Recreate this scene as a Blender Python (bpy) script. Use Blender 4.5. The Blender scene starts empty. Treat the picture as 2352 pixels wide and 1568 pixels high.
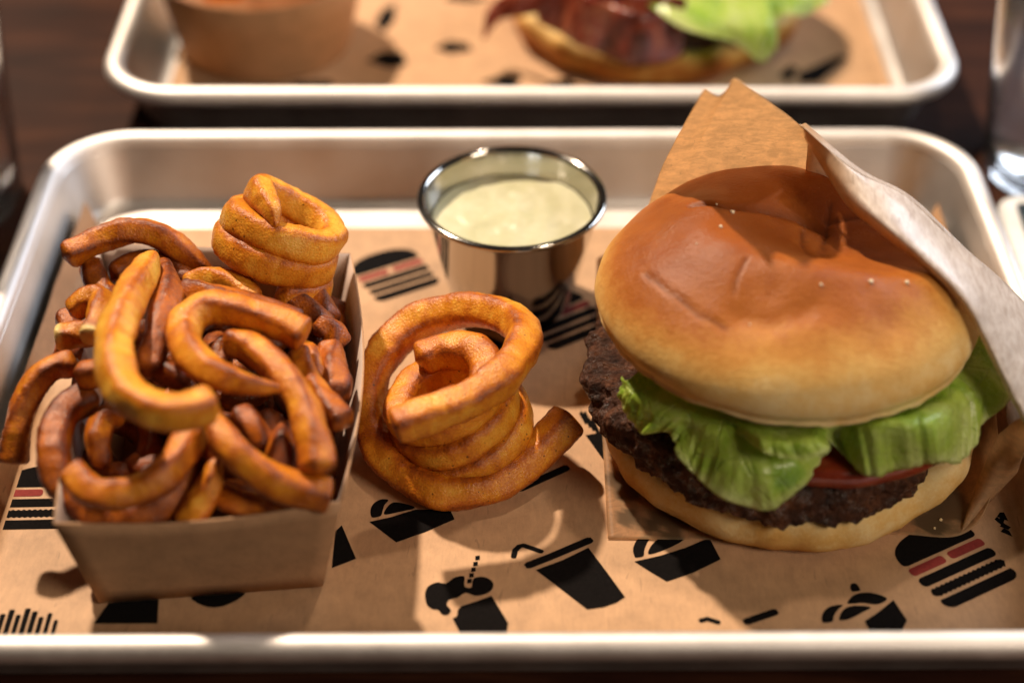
import bpy, bmesh, math, random
from math import sin, cos, pi, radians, sqrt, exp, atan2
from mathutils import Vector, Matrix, noise

# ------------------------------------------------------------------ scene, camera, light
S = 0.01                                   # everything below is written in centimetres
scn = bpy.context.scene
COL = scn.collection
scn.render.engine = 'CYCLES'
scn.cycles.use_denoising = True
scn.cycles.max_bounces = 10
scn.cycles.transmission_bounces = 8
scn.cycles.caustics_reflective = False
scn.cycles.caustics_refractive = False
scn.view_settings.view_transform = 'Standard'
scn.view_settings.look = 'None'
scn.view_settings.exposure = -0.10
scn.view_settings.gamma = 1.0

F, PITCH, CAMH = 4010.0, radians(38), 36.0  # focal length in pixels of a 2352 px wide frame, pitch, height
cam_d = bpy.data.cameras.new('camera')
cam_d.sensor_width = 36
cam_d.lens = F / 2352 * 36
cam_d.clip_start = 0.02
cam_d.clip_end = 50
cam_d.dof.use_dof = True
cam_d.dof.focus_distance = 0.515
cam_d.dof.aperture_fstop = 4.4
cam = bpy.data.objects.new('camera', cam_d)
cam.location = (0, 0, CAMH * S)
cam.rotation_euler = (pi / 2 - PITCH, 0, 0)
COL.objects.link(cam)
scn.camera = cam

world = bpy.data.worlds.new('World')
scn.world = world
world.use_nodes = True
bg = world.node_tree.nodes['Background']
bg.inputs[0].default_value = (1.0, 0.74, 0.56, 1)
bg.inputs[1].default_value = 0.036


def area_light(name, loc, target, power, color, size, size_y=None):
    d = bpy.data.lights.new(name, 'AREA')
    d.energy = power
    d.color = color
    d.shape = 'DISK' if size_y is None else 'RECTANGLE'
    d.size = size * S
    if size_y:
        d.size_y = size_y * S
    o = bpy.data.objects.new(name, d)
    o.location = Vector(loc) * S
    o.rotation_euler = (Vector(target) - Vector(loc)).to_track_quat('-Z', 'Y').to_euler()
    COL.objects.link(o)
    return o


area_light('pendant_lamp_behind', (-75, 162, 184), (3, 42, 3), 92, (1.0, 0.80, 0.60), 10)
area_light('pendant_lamp_overhead', (34, 66, 132), (3, 42, 3), 4, (1.0, 0.78, 0.57), 8)
area_light('window_light', (185, 175, 115), (5, 48, 2), 40, (0.80, 0.88, 1.0), 120, 90)
area_light('front_fill_light', (98, -48, 92), (6, 40, 3), 12, (1.0, 0.82, 0.64), 50)  # added soft fill for the burger's front, not a lamp of the room


def at(u, v, z):
    """the point of the place, at height z above the table, that the photograph shows at u, v"""
    x, y = (u - 1176) / F, (784 - v) / F
    d = (x, cos(PITCH) + y * sin(PITCH), -sin(PITCH) + y * cos(PITCH))
    t = (CAMH - z) / -d[2]
    return Vector((d[0] * t, d[1] * t, z))


def aty(u, v, yy):
    x, y = (u - 1176) / F, (784 - v) / F
    d = (x, cos(PITCH) + y * sin(PITCH), -sin(PITCH) + y * cos(PITCH))
    t = yy / d[1]
    return Vector((d[0] * t, yy, CAMH + d[2] * t))


# ------------------------------------------------------------------ materials
class NT:
    def __init__(self, name):
        self.m = bpy.data.materials.new(name)
        self.m.use_nodes = True
        self.t = self.m.node_tree
        self.b = self.t.nodes['Principled BSDF']
        self.out = self.t.nodes['Material Output']
        tc = self.t.nodes.new('ShaderNodeTexCoord')
        sc = self.t.nodes.new('ShaderNodeVectorMath')
        sc.operation = 'SCALE'
        sc.inputs['Scale'].default_value = 100.0
        self.l(tc.outputs['Object'], sc.inputs[0])
        self.co = sc.outputs[0]            # object coordinates in centimetres

    def l(self, a, b):
        self.t.links.new(a, b)

    def set(self, **k):
        names = dict(col='Base Color', rough='Roughness', metal='Metallic', spec='Specular IOR Level', sss='Subsurface Weight',
                     sssr='Subsurface Radius', ssss='Subsurface Scale', coat='Coat Weight', coatr='Coat Roughness', trans='Transmission Weight',
                     ior='IOR', sheen='Sheen Weight', aniso='Anisotropic')
        for a, v in k.items():
            i = self.b.inputs[names[a]]
            if hasattr(v, 'node'):
                self.l(v, i)
            elif isinstance(v, (tuple, list)) and len(v) == 3 and a == 'col':
                i.default_value = (*v, 1)
            else:
                i.default_value = v
        return self

    def noise(self, scale, detail=4, rough=0.55, stretch=None, dist=0.0):
        n = self.t.nodes.new('ShaderNodeTexNoise')
        n.inputs['Scale'].default_value = scale
        n.inputs['Detail'].default_value = detail
        n.inputs['Roughness'].default_value = rough
        n.inputs['Distortion'].default_value = dist
        co = self.co
        if stretch:
            mp = self.t.nodes.new('ShaderNodeMapping')
            mp.inputs['Scale'].default_value = stretch
            self.l(co, mp.inputs[0])
            co = mp.outputs[0]
        self.l(co, n.inputs['Vector'])
        return n.outputs['Fac']

    def voro(self, scale, feature='F1', rnd=1.0):
        n = self.t.nodes.new('ShaderNodeTexVoronoi')
        n.feature = feature
        n.inputs['Scale'].default_value = scale
        n.inputs['Randomness'].default_value = rnd
        self.l(self.co, n.inputs['Vector'])
        return n.outputs['Distance']

    def attr(self, name):
        n = self.t.nodes.new('ShaderNodeAttribute')
        n.attribute_name = name
        return n.outputs['Fac']

    def ramp(self, fac, stops, interp='LINEAR'):
        n = self.t.nodes.new('ShaderNodeValToRGB')
        cr = n.color_ramp
        cr.interpolation = interp
        while len(cr.elements) < len(stops):
            cr.elements.new(0.5)
        for e, (p, c) in zip(cr.elements, stops):
            e.position = p
            e.color = (*c, 1) if isinstance(c, (tuple, list)) else (c, c, c, 1)
        self.l(fac, n.inputs[0])
        return n.outputs[0]

    def math(self, op, a, b=None, c=None, clamp=False):
        n = self.t.nodes.new('ShaderNodeMath')
        n.operation = op
        n.use_clamp = clamp
        for i, v in enumerate((a, b, c)):
            if v is None:
                continue
            if hasattr(v, 'node'):
                self.l(v, n.inputs[i])
            else:
                n.inputs[i].default_value = v
        return n.outputs[0]

    def mix(self, fac, a, b, mode='MIX'):
        n = self.t.nodes.new('ShaderNodeMix')
        n.data_type = 'RGBA'
        n.blend_type = mode
        for i, v in ((0, fac), (6, a), (7, b)):
            if hasattr(v, 'node'):
                self.l(v, n.inputs[i])
            elif isinstance(v, (tuple, list)):
                n.inputs[i].default_value = (*v, 1)
            else:
                n.inputs[i].default_value = v
        return n.outputs[2]

    def bump(self, h, strength, dist_cm, prev=None):
        n = self.t.nodes.new('ShaderNodeBump')
        n.inputs['Strength'].default_value = strength
        n.inputs['Distance'].default_value = dist_cm * S
        self.l(h, n.inputs['Height'])
        if prev is not None:
            self.l(prev, n.inputs['Normal'])
        self.l(n.outputs[0], self.b.inputs['Normal'])
        self.nrm = n.outputs[0]
        return n.outputs[0]

    def translucent(self, col, fac):
        tr = self.t.nodes.new('ShaderNodeBsdfTranslucent')
        if hasattr(col, 'node'):
            self.l(col, tr.inputs[0])
        else:
            tr.inputs[0].default_value = (*col, 1)
        if hasattr(self, 'nrm'):
            self.l(self.nrm, tr.inputs['Normal'])
        mx = self.t.nodes.new('ShaderNodeMixShader')
        mx.inputs[0].default_value = fac
        self.l(self.b.outputs[0], mx.inputs[1])
        self.l(tr.outputs[0], mx.inputs[2])
        self.l(mx.outputs[0], self.out.inputs[0])
        return self


def m_fry():
    n = NT('fried_potato')
    edge, tone, cav = n.attr('edge'), n.attr('tone'), n.attr('bump')
    a = n.noise(0.62, 4, 0.55)
    b = n.noise(3.5, 5, 0.65)
    g = n.noise(17, 4, 0.65)
    f = n.math('MULTIPLY_ADD', a, 0.70, n.math('MULTIPLY_ADD', b, 0.22, n.math('MULTIPLY_ADD', g, 0.60, -0.19)))
    f = n.math('ADD', f, n.math('MULTIPLY', edge, 0.46))
    f = n.math('ADD', f, n.math('MULTIPLY', cav, 0.22))
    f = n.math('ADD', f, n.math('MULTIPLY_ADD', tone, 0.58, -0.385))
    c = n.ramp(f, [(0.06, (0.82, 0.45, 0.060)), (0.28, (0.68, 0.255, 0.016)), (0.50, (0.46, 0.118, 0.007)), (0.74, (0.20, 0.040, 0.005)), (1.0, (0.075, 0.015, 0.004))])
    pale = n.attr('pale')
    c = n.mix(pale, c, (0.84, 0.60, 0.22))
    sp = n.voro(2.6)
    spm = n.math('LESS_THAN', sp, n.math('MULTIPLY', n.noise(1.7, 2), 0.145))
    c = n.mix(n.math('MULTIPLY', spm, 0.85), c, (0.05, 0.015, 0.005))
    n.set(col=c, spec=0.42, sss=0.05, sssr=(0.9, 0.35, 0.1), ssss=0.002)
    n.set(rough=n.ramp(n.math('MULTIPLY_ADD', b, 0.5, n.math('MULTIPLY', g, 0.5)), [(0.38, 0.20), (0.62, 0.50)]))
    h = n.math('MULTIPLY_ADD', n.noise(20, 4, 0.65), 0.8, n.math('MULTIPLY', n.voro(13), 0.55))
    n.bump(h, 0.65, 0.035)
    return n.m


def m_bun(name, pale=False):
    n = NT(name)
    crust = n.attr('crust')
    a = n.noise(0.42, 5, 0.6)
    b = n.noise(2.4, 5, 0.65)
    g = n.noise(11, 4, 0.65)
    f = n.math('ADD', crust, n.math('MULTIPLY_ADD', a, 0.62, -0.31))
    f = n.math('ADD', f, n.math('MULTIPLY_ADD', b, 0.34, -0.17))
    f = n.math('ADD', f, n.math('MULTIPLY_ADD', g, 0.24, -0.12))
    c = n.ramp(f, [(0.0, (0.78, 0.60, 0.30)), (0.2, (0.70, 0.43, 0.135)), (0.42, (0.55, 0.255, 0.056)), (0.68, (0.385, 0.122, 0.020)), (1.0, (0.26, 0.066, 0.010))])
    crease_shade = n.attr('crease_shade')
    c = n.mix(n.math('MULTIPLY', crease_shade, 0.8), c, (0.13, 0.03, 0.006))  # shade of the creases painted in as darker crust
    pore = n.math('LESS_THAN', n.voro(4.0), n.math('MULTIPLY', n.noise(1.3, 2), 0.10))
    c = n.mix(n.math('MULTIPLY', pore, 0.35), c, (0.80, 0.55, 0.25))
    n.set(col=c, spec=0.22, sss=0.05, sssr=(0.9, 0.4, 0.12), ssss=0.003)
    n.set(rough=n.ramp(n.math('ADD', f, n.math('MULTIPLY_ADD', g, 0.5, -0.25)), [(0.1, 0.80), (0.75, 0.34)]))
    h = n.math('MULTIPLY_ADD', g, 0.5, n.math('MULTIPLY_ADD', n.noise(3.0, 4, 0.6, (1.0, 1.8, 1.0), 0.8), 0.6, n.math('MULTIPLY', n.noise(36, 3), 0.25)))
    n.bump(h, 0.75, 0.045)
    return n.m


def m_crumb():
    n = NT('bread_crumb')
    c = n.ramp(n.noise(3.0, 5), [(0.3, (0.62, 0.42, 0.19)), (0.65, (0.80, 0.64, 0.38))])
    n.set(col=c, rough=0.85, spec=0.2, sss=0.1, sssr=(0.9, 0.5, 0.2), ssss=0.003)
    n.bump(n.math('ADD', n.voro(6), n.noise(14, 4)), 0.7, 0.08)
    return n.m


def m_patty():
    n = NT('seared_beef')
    a = n.noise(1.6, 6, 0.7)
    c = n.ramp(a, [(0.30, (0.014, 0.005, 0.003)), (0.50, (0.058, 0.020, 0.009)), (0.74, (0.19, 0.074, 0.034))])
    n.set(col=c, spec=n.ramp(n.noise(3, 4), [(0.38, 0.75), (0.5, 0.2)]))
    n.set(rough=n.ramp(n.noise(3, 4), [(0.36, 0.10), (0.52, 0.7)]))
    h = n.math('ADD', n.math('MULTIPLY', n.voro(7.5), -0.9), n.noise(14, 5, 0.7))
    n.bump(h, 0.9, 0.09)
    return n.m


def m_lettuce():
    n = NT('lettuce')
    a = n.noise(0.8, 5, 0.55)
    rib = n.attr('rib')
    vein = n.ramp(n.voro(1.25, 'DISTANCE_TO_EDGE'), [(0.0, 1.0), (0.05, 0.0)])
    v2 = n.ramp(n.voro(3.4, 'DISTANCE_TO_EDGE'), [(0.0, 1.0), (0.08, 0.0)])
    f = n.math('ADD', a, n.math('MULTIPLY', rib, 0.40))
    c = n.ramp(f, [(0.26, (0.18, 0.40, 0.028)), (0.41, (0.38, 0.62, 0.055)), (0.56, (0.60, 0.77, 0.13)), (0.92, (0.82, 0.88, 0.40))])
    c = n.mix(n.math('MULTIPLY', vein, 0.22), c, (0.62, 0.72, 0.25))
    c = n.mix(n.math('MULTIPLY', v2, 0.08), c, (0.62, 0.72, 0.25))
    n.set(col=c, spec=0.6, coat=0.35, coatr=0.12, rough=n.ramp(n.noise(5, 3), [(0.35, 0.16), (0.65, 0.36)]))
    h = n.math('MULTIPLY_ADD', vein, -0.35, n.math('MULTIPLY_ADD', v2, -0.12, n.math('MULTIPLY', n.noise(2.6, 5, 0.6), 1.6)))
    n.bump(h, 0.7, 0.10)
    n.translucent(n.mix(0.45, c, (0.56, 0.84, 0.08)), 0.48)
    return n.m


def m_tomato():
    n = NT('tomato')
    c = n.ramp(n.noise(1.5, 3), [(0.3, (0.15, 0.017, 0.007)), (0.7, (0.25, 0.036, 0.013))])
    n.set(col=c, spec=0.5, rough=0.22, sss=0.15, sssr=(1, 0.25, 0.1), ssss=0.004)
    n.bump(n.noise(4, 3), 0.2, 0.05)
    return n.m


def m_bacon():
    n = NT('bacon')
    c = n.ramp(n.noise(0.8, 4, 0.5, (1.0, 3.0, 1.0), 0.6), [(0.32, (0.075, 0.012, 0.007)), (0.55, (0.28, 0.042, 0.020)), (0.74, (0.52, 0.20, 0.10))])
    n.set(col=c, spec=0.6, rough=0.26)
    n.bump(n.noise(5, 4), 0.5, 0.06)
    return n.m


def m_kraft(name, base=(0.47, 0.27, 0.14), transl=0.0, blotch=0.0, rough=0.62, scale=1.0, coat=0.0):
    n = NT(name)
    a = n.noise(1.3 * scale, 5, 0.6)
    fib = n.noise(7.0, 4, 0.65, (1.0, 0.28, 0.6), 0.8)
    fl = n.noise(26, 3, 0.6)
    k = [tuple(ch * s for ch in base) for s in (0.80, 1.0, 1.17)]
    f = n.math('MULTIPLY_ADD', a, 0.5, n.math('MULTIPLY_ADD', fib, 0.34, n.math('MULTIPLY', fl, 0.16)))
    c = n.ramp(f, [(0.34, k[0]), (0.5, k[1]), (0.66, k[2])])
    if blotch:
        g = n.ramp(n.noise(2.6, 6, 0.75, (0.8, 1.0, 1.7), 1.0), [(0.44, 0.0), (0.58, 1.0)])
        c = n.mix(n.math('MULTIPLY', g, blotch), c, tuple(x * 0.5 for x in base))
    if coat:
        c = n.mix(n.attr('flap_glare'), c, n.ramp(fib, [(0.35, (0.66, 0.58, 0.53)), (0.6, (0.88, 0.83, 0.80))]))  # white glare painted into the wrapper flap's colour
    gr = n.attr('grease')
    c = n.mix(n.math('MULTIPLY', gr, 0.92), c, tuple(x * 0.36 for x in base))
    hair = n.math('GREATER_THAN', n.noise(3.2, 2, 0.3, (1.0, 0.12, 1.0), 2.5), 0.735)
    c = n.mix(n.math('MULTIPLY', hair, 0.35), c, tuple(x * 0.35 for x in base))
    n.set(col=c, spec=0.35, rough=rough, coat=coat, coatr=0.28)
    n.bump(n.math('ADD', n.math('MULTIPLY', fib, 0.6), n.noise(2.0, 4)), 0.25, 0.03)
    if transl:
        n.translucent(n.mix(0.35, c, (0.97, 0.78, 0.55)), transl)
    return n.m


def m_plain(name, col, rough=0.5, spec=0.4, metal=0.0, var=0.12, vs=3.0, bump=0.0):
    n = NT(name)
    c = n.ramp(n.noise(vs, 4), [(0.3, tuple(x * (1 - var) for x in col)), (0.7, tuple(min(1, x * (1 + var)) for x in col))])
    n.set(col=c, rough=rough, spec=spec, metal=metal)
    if bump:
        n.bump(n.noise(vs * 3, 4), bump, 0.03)
    return n.m


def m_alu(name='brushed_aluminium', k=1.0, r=0.0):
    n = NT(name)
    a = n.noise(0.35, 4, 0.6)
    sc = n.noise(9, 4, 0.7, (0.25, 2.5, 2.5))
    n.set(col=n.ramp(a, [(0.3, (0.60 * k, 0.57 * k, 0.55 * k)), (0.7, (0.71 * k, 0.68 * k, 0.66 * k))]), metal=1.0)
    n.set(rough=n.ramp(n.math('MULTIPLY_ADD', a, 0.5, n.math('MULTIPLY', sc, 0.5)), [(0.3, 0.38 + r), (0.7, 0.54 + r)]))
    n.bump(sc, 0.08, 0.02)
    return n.m


def m_steel():
    n = NT('stainless_steel')
    sc = n.noise(5, 4, 0.7, (0.3, 0.3, 5.0))
    n.set(col=(0.50, 0.485, 0.46), metal=1.0, rough=n.ramp(sc, [(0.3, 0.07), (0.7, 0.15)]))
    n.bump(sc, 0.05, 0.01)
    return n.m


def m_sauce():
    n = NT('creamy_sauce')
    c = n.ramp(n.noise(1.1, 5, 0.6), [(0.3, (0.50, 0.49, 0.29)), (0.7, (0.62, 0.60, 0.42))])
    n.set(col=c, rough=0.34, spec=0.4, sss=0.2, sssr=(0.9, 0.8, 0.4), ssss=0.004)
    n.bump(n.noise(1.6, 3, 0.5), 0.2, 0.10)
    return n.m


def m_wood():
    n = NT('dark_stained_wood')
    g = n.noise(0.5, 6, 0.65, (0.18, 1.6, 1.0), 0.7)
    h = n.noise(0.09, 3, 0.5)
    f = n.math('MULTIPLY_ADD', g, 0.55, n.math('MULTIPLY', h, 0.45))
    c = n.ramp(f, [(0.36, (0.012, 0.004, 0.0025)), (0.5, (0.030, 0.0095, 0.005)), (0.64, (0.075, 0.026, 0.011))])
    n.set(col=c, spec=0.10, rough=n.ramp(h, [(0.3, 0.55), (0.7, 0.75)]))
    n.bump(g, 0.25, 0.03)
    return n.m


def m_glass(name='clear_glass', tint=(0.97, 0.98, 1.0)):
    n = NT(name)
    n.set(col=tint, trans=1.0, rough=0.12, ior=1.45)
    n.bump(n.noise(0.9, 2), 0.15, 0.05)
    return n.m


M_FRY, M_BUN, M_CRUMB, M_PATTY = m_fry(), m_bun('glazed_bun_crust'), m_crumb(), m_patty()
M_LET, M_TOM, M_BAC = m_lettuce(), m_tomato(), m_bacon()
M_LINER = m_kraft('printed_liner_kraft', (0.52, 0.315, 0.175))
M_BOX = m_kraft('box_kraft', (0.44, 0.252, 0.135), rough=0.75)
M_BOXIN = m_kraft('box_inner_white', (0.52, 0.41, 0.35), rough=0.5)
M_CUP = m_kraft('lightened_cup_kraft', (0.66, 0.40, 0.22), rough=0.7)  # lighter kraft, the light on the rear cup put into its colour
M_WRAP = m_kraft('greaseproof_kraft', (0.76, 0.53, 0.31), transl=0.72, blotch=0.42, rough=0.48)
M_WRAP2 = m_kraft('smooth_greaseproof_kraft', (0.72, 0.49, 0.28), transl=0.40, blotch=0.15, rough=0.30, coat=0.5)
M_BLACK = m_plain('black_ink', (0.006, 0.005, 0.005), 0.9, 0.06, var=0.3, vs=12)
M_RED = m_plain('maroon_ink', (0.25, 0.038, 0.034), 0.8, 0.12, var=0.15, vs=12)
M_RIM = m_alu('highlit_rim_aluminium', 1.2, 0.12)  # lighter copy of the pan metal, lamp highlights put into its colour
M_ALU, M_STEEL, M_SAUCE, M_WOOD, M_GLASS = m_alu(), m_steel(), m_sauce(), m_wood(), m_glass()
M_CHEESE = m_plain('yellow_cheese', (0.75, 0.42, 0.05), 0.4)
M_SALT = m_plain('salt', (0.85, 0.74, 0.55), 0.35)


# ------------------------------------------------------------------ building helpers
def mesh(name, vs, fs, mats, parent=None, base=None, attrs=None, smooth=True, mat_idx=None, thick=0.0, offset=0.0, recalc=False):
    """link vertices given in centimetres of the place as one mesh object standing at base (or at its parent)"""
    vs = [Vector(v) for v in vs]
    if parent is not None:
        o0 = Vector(parent['_o'])
    elif base is not None:
        o0 = Vector(base)
    else:
        n = len(vs)
        o0 = Vector((sum(v.x for v in vs) / n, sum(v.y for v in vs) / n, min(v.z for v in vs)))
    me = bpy.data.meshes.new(name)
    me.from_pydata([((v - o0) * S)[:] for v in vs], [], fs)
    for m in (mats if isinstance(mats, (list, tuple)) else [mats]):
        me.materials.append(m)
    if mat_idx:
        me.polygons.foreach_set('material_index', mat_idx)
    if smooth:
        me.polygons.foreach_set('use_smooth', [True] * len(me.polygons))
    for k, vals in (attrs or {}).items():
        a = me.attributes.new(k, 'FLOAT', 'POINT')
        a.data.foreach_set('value', vals)
    if recalc:
        bm = bmesh.new()
        bm.from_mesh(me)
        bmesh.ops.recalc_face_normals(bm, faces=bm.faces[:])
        bm.to_mesh(me)
        bm.free()
    me.update()
    o = bpy.data.objects.new(name, me)
    COL.objects.link(o)
    if parent is not None:
        o.parent = parent
        if parent.type == 'MESH':
            o0p = Vector(parent['_o'])
        o['_o'] = list(o0)
    else:
        o.location = o0 * S
        o['_o'] = list(o0)
    if thick:
        md = o.modifiers.new('thickness', 'SOLIDIFY')
        md.thickness = thick * S
        md.offset = offset
    return o


def tag(o, label=None, cat=None, group=None, kind=None):
    if label: o['label'] = label
    if cat: o['category'] = cat
    if group: o['group'] = group
    if kind: o['kind'] = kind
    return o


def empty(name, loc, label, cat, group=None):
    o = bpy.data.objects.new(name, None)
    o.empty_display_size = 0.02
    o.location = Vector(loc) * S
    o['_o'] = list(loc)
    COL.objects.link(o)
    return tag(o, label, cat, group)


def grid_faces(nu, nv, wrap_u=False, wrap_v=False, off=0):
    fs = []
    for i in range(nu if wrap_u else nu - 1):
        for j in range(nv if wrap_v else nv - 1):
            a, b = i, (i + 1) % nu
            c, d = j, (j + 1) % nv
            fs.append((off + a * nv + c, off + b * nv + c, off + b * nv + d, off + a * nv + d))
    return fs


def cr(pts, t):
    """Catmull-Rom through pts, t in 0..1"""
    n = len(pts) - 1
    x = min(max(t, 0), 1) * n
    i = min(int(x), n - 1)
    f = x - i
    p1, p2 = pts[i], pts[i + 1]
    p0 = pts[i - 1] if i > 0 else p1 * 2 - p2
    p3 = pts[i + 2] if i + 2 <= n else p2 * 2 - p1
    return 0.5 * ((2 * p1) + (p2 - p0) * f + (2 * p0 - 5 * p1 + 4 * p2 - p3) * f * f + (3 * p1 - p0 - 3 * p2 + p3) * f ** 3)


def resample(pts, step):
    d = [cr(pts, i / 400) for i in range(401)]
    L = [0.0]
    for a, b in zip(d, d[1:]):
        L.append(L[-1] + (b - a).length)
    n = max(8, int(L[-1] / step))
    out, k = [], 0
    for i in range(n + 1):
        s = L[-1] * i / n
        while k < 399 and L[k + 1] < s:
            k += 1
        f = (s - L[k]) / max(1e-9, L[k + 1] - L[k])
        out.append(d[k].lerp(d[k + 1], f))
    return out, L[-1]


def sstep(a, b, x):
    t = min(1, max(0, (x - a) / (b - a)))
    return t * t * (3 - 2 * t)


def fbm(p, o=4):
    return noise.fractal(p, 1.0, 2.0, o)


def lathe(profile, c, n=64, jit=None):
    vs = []
    for i in range(n):
        a = 2 * pi * i / n
        for r, z in profile:
            vs.append(Vector((c[0] + r * cos(a), c[1] + r * sin(a), c[2] + z)))
    return vs, grid_faces(n, len(profile), wrap_u=True)


# ------------------------------------------------------------------ setting: the table
def sheet(x0, x1, y0, y1, z, nx, ny):
    vs = [(x0 + (x1 - x0) * i / nx, y0 + (y1 - y0) * j / ny, z) for i in range(nx + 1) for j in range(ny + 1)]
    return vs, [(f[0], f[1], f[2], f[3]) for f in grid_faces(nx + 1, ny + 1)]


vs = [(x, y, z) for z in (-4, 0) for y in (-20, 150) for x in (-95, 95)]
tb = mesh('tabletop', vs, [(0, 2, 3, 1), (4, 5, 7, 6), (0, 1, 5, 4), (2, 6, 7, 3), (0, 4, 6, 2), (1, 3, 7, 5)], M_WOOD, base=(0, 40, 0), smooth=False)
tag(tb, 'dark brown stained wooden table under the trays', None, None, 'structure')

FLOOR = 0.30            # top of the tray's floor


# ------------------------------------------------------------------ the trays
def rounded_ring(hx, hy, r, inset, n=14):
    r2 = max(r - inset, 0.25)
    pts = []
    for k, (sx, sy) in enumerate(((1, 1), (-1, 1), (-1, -1), (1, -1))):
        cx, cy = sx * (hx - inset - r2), sy * (hy - inset - r2)
        for i in range(n + 1):
            a = pi / 2 * (k + i / n)
            pts.append((cx + r2 * cos(a), cy + r2 * sin(a)))
    return pts


def sweep(profile, hx, hy, r, c, rot, cap_first=False, cap_last=False):
    vs, n = [], 0
    rings = []
    for ins, z in profile:
        ring = rounded_ring(hx, hy, r, ins)
        n = len(ring)
        rings.append([Vector((c[0] + x * cos(rot) - y * sin(rot), c[1] + x * sin(rot) + y * cos(rot), z)) for x, y in ring])
    for i in range(n):
        for k in range(len(profile)):
            vs.append(rings[k][i])
    m = len(profile)
    fs = grid_faces(n, m, wrap_u=True)
    if cap_first: fs.append(tuple(i * m for i in range(n))[::-1])
    if cap_last: fs.append(tuple(i * m + m - 1 for i in range(n)))
    return vs, fs


def tray(c, hx, hy, rot, label):
    t = empty('serving_tray', (c[0], c[1], 0), label, 'tray', 'aluminium sheet trays on the table')
    prof = [(2.3, 0.06), (1.75, 0.06), (1.5, 0.16), (1.4, 0.36), (0.80, 1.98), (0.66, 2.2), (0.66, 2.34), (0.75, 2.34), (0.78, 2.22), (0.80, 2.17), (0.88, 1.97), (1.1, 1.42), (1.3, 0.92), (1.43, 0.595), (1.47, 0.51), (1.56, 0.40), (1.72, 0.33), (1.95, FLOOR)]
    vs, fs = sweep(prof, hx, hy, 3.1, c, rot, True, True)
    p = mesh('pan', vs, fs, M_ALU, t, recalc=True)
    bead = [(0.37 + 0.37 * cos(a), 2.35 + 0.36 * sin(a)) for a in [2 * pi * k / 16 for k in range(17)]]
    vs, fs = sweep([(x + 0.02, z) for x, z in bead], hx, hy, 3.1, c, rot)
    mesh('rolled_rim', vs, fs, M_RIM, t, recalc=True)
    return t


TC = (0.0, 42.75)
tray(TC, 16.8, 12.75, radians(0.35), 'aluminium serving tray in front holding the sauce cup, fries box and wrapped burger')
TC2 = (0.75, 70.6)
tray(TC2, 16.75, 12.75, 0.0, 'aluminium serving tray behind with the bacon burger, cut off by the top edge')


# ------------------------------------------------------------------ printed paper liners
def paper_z(x, y, c, hx):
    z = FLOOR + 0.035 + 0.028 * noise.noise(Vector((x * 0.16, y * 0.16, 3.1))) + 0.02
    return z


def liner(c, hx, x0, x1, y0, y1, label):
    """a sheet lying on the tray floor and climbing the left and right walls"""
    nx, ny = 90, 60
    wl = hx - 1.95
    vs = []
    for i in range(nx + 1):
        s = x0 + (x1 - x0) * i / nx
        for j in range(ny + 1):
            y = y0 + (y1 - y0) * j / ny
            e = abs(s) - wl
            x, dz = s, 0.0
            if e > 0:                      # bend up along the wall
                k = min(1, e / 0.5)
                x = math.copysign(wl + e * (0.92 - 0.58 * k) if e < 0.5 else wl + 0.17 + (e - 0.5) * 0.34, s)
                dz = e * e * 0.9 if e < 0.5 else 0.225 + (e - 0.5) * 0.94
            w = 0.10 * noise.noise(Vector((x * 0.3, y * 0.35, 7))) * sstep(0.2, 1.5, e)
            vs.append(Vector((c[0] + x - math.copysign(abs(w) + 0.05, s) * (e > 0), y, paper_z(c[0] + x, y, c, hx) + dz)))
    o = mesh('paper_liner', vs, grid_faces(nx + 1, ny + 1), M_LINER, base=(c[0], c[1], FLOOR), attrs={'grease': [0.0] * len(vs)})
    o['label'], o['category'] = label, 'paper liner'
    o['group'] = 'printed kraft paper liners in the trays'
    return o


LIN = liner(TC, 16.8, -16.35, 16.25, 32.1, 52.3, 'brown kraft paper liner printed with black food icons in the front tray')
LIN2 = liner(TC2, 16.5, -14.9, 14.9, 59.8, 81.5, 'brown kraft paper liner with blurred black icons in the rear tray')


def poly_mesh(polys, cuts=2):
    """flat polygons [(points xy, material index)] lying just above the liner"""
    bm = bmesh.new()
    for pts, mi in polys:
        vv = [bm.verts.new((p[0], p[1], 0)) for p in pts]
        try:
            f = bm.faces.new(vv)
            f.material_index = mi
            if f.normal.z < 0: f.normal_flip()
        except ValueError:
            pass
    bm.normal_update()
    bmesh.ops.triangulate(bm, faces=bm.faces[:])
    bm.normal_update()
    for f in bm.faces:
        if f.normal.z < 0: f.normal_flip()
    bmesh.ops.subdivide_edges(bm, edges=[e for e in bm.edges if e.calc_length() > 0.5], cuts=cuts, use_grid_fill=True)
    bm.verts.ensure_lookup_table()
    for i, v in enumerate(bm.verts): v.index = i
    vs = [v.co.copy() for v in bm.verts]
    fs = [tuple(v.index for v in f.verts) for f in bm.faces]
    mi = [f.material_index for f in bm.faces]
    bm.free()
    return vs, fs, mi


def icon(name, polys, liner_o):
    vs, fs, mi = poly_mesh(polys)
    for v in vs: v.z = paper_z(v.x, v.y, None, None) + 0.010
    return mesh(name, vs, fs, [M_BLACK, M_RED], liner_o, smooth=False, mat_idx=mi)


def rbox(x0, x1, y0, y1, r, n=4):
    out = []
    for k, (cx, cy) in enumerate(((x1 - r, y1 - r), (x0 + r, y1 - r), (x0 + r, y0 + r), (x1 - r, y0 + r))):
        for i in range(n + 1):
            a = pi / 2 * (k + i / n)
            out.append((cx + r * cos(a), cy + r * sin(a)))
    return out


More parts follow.
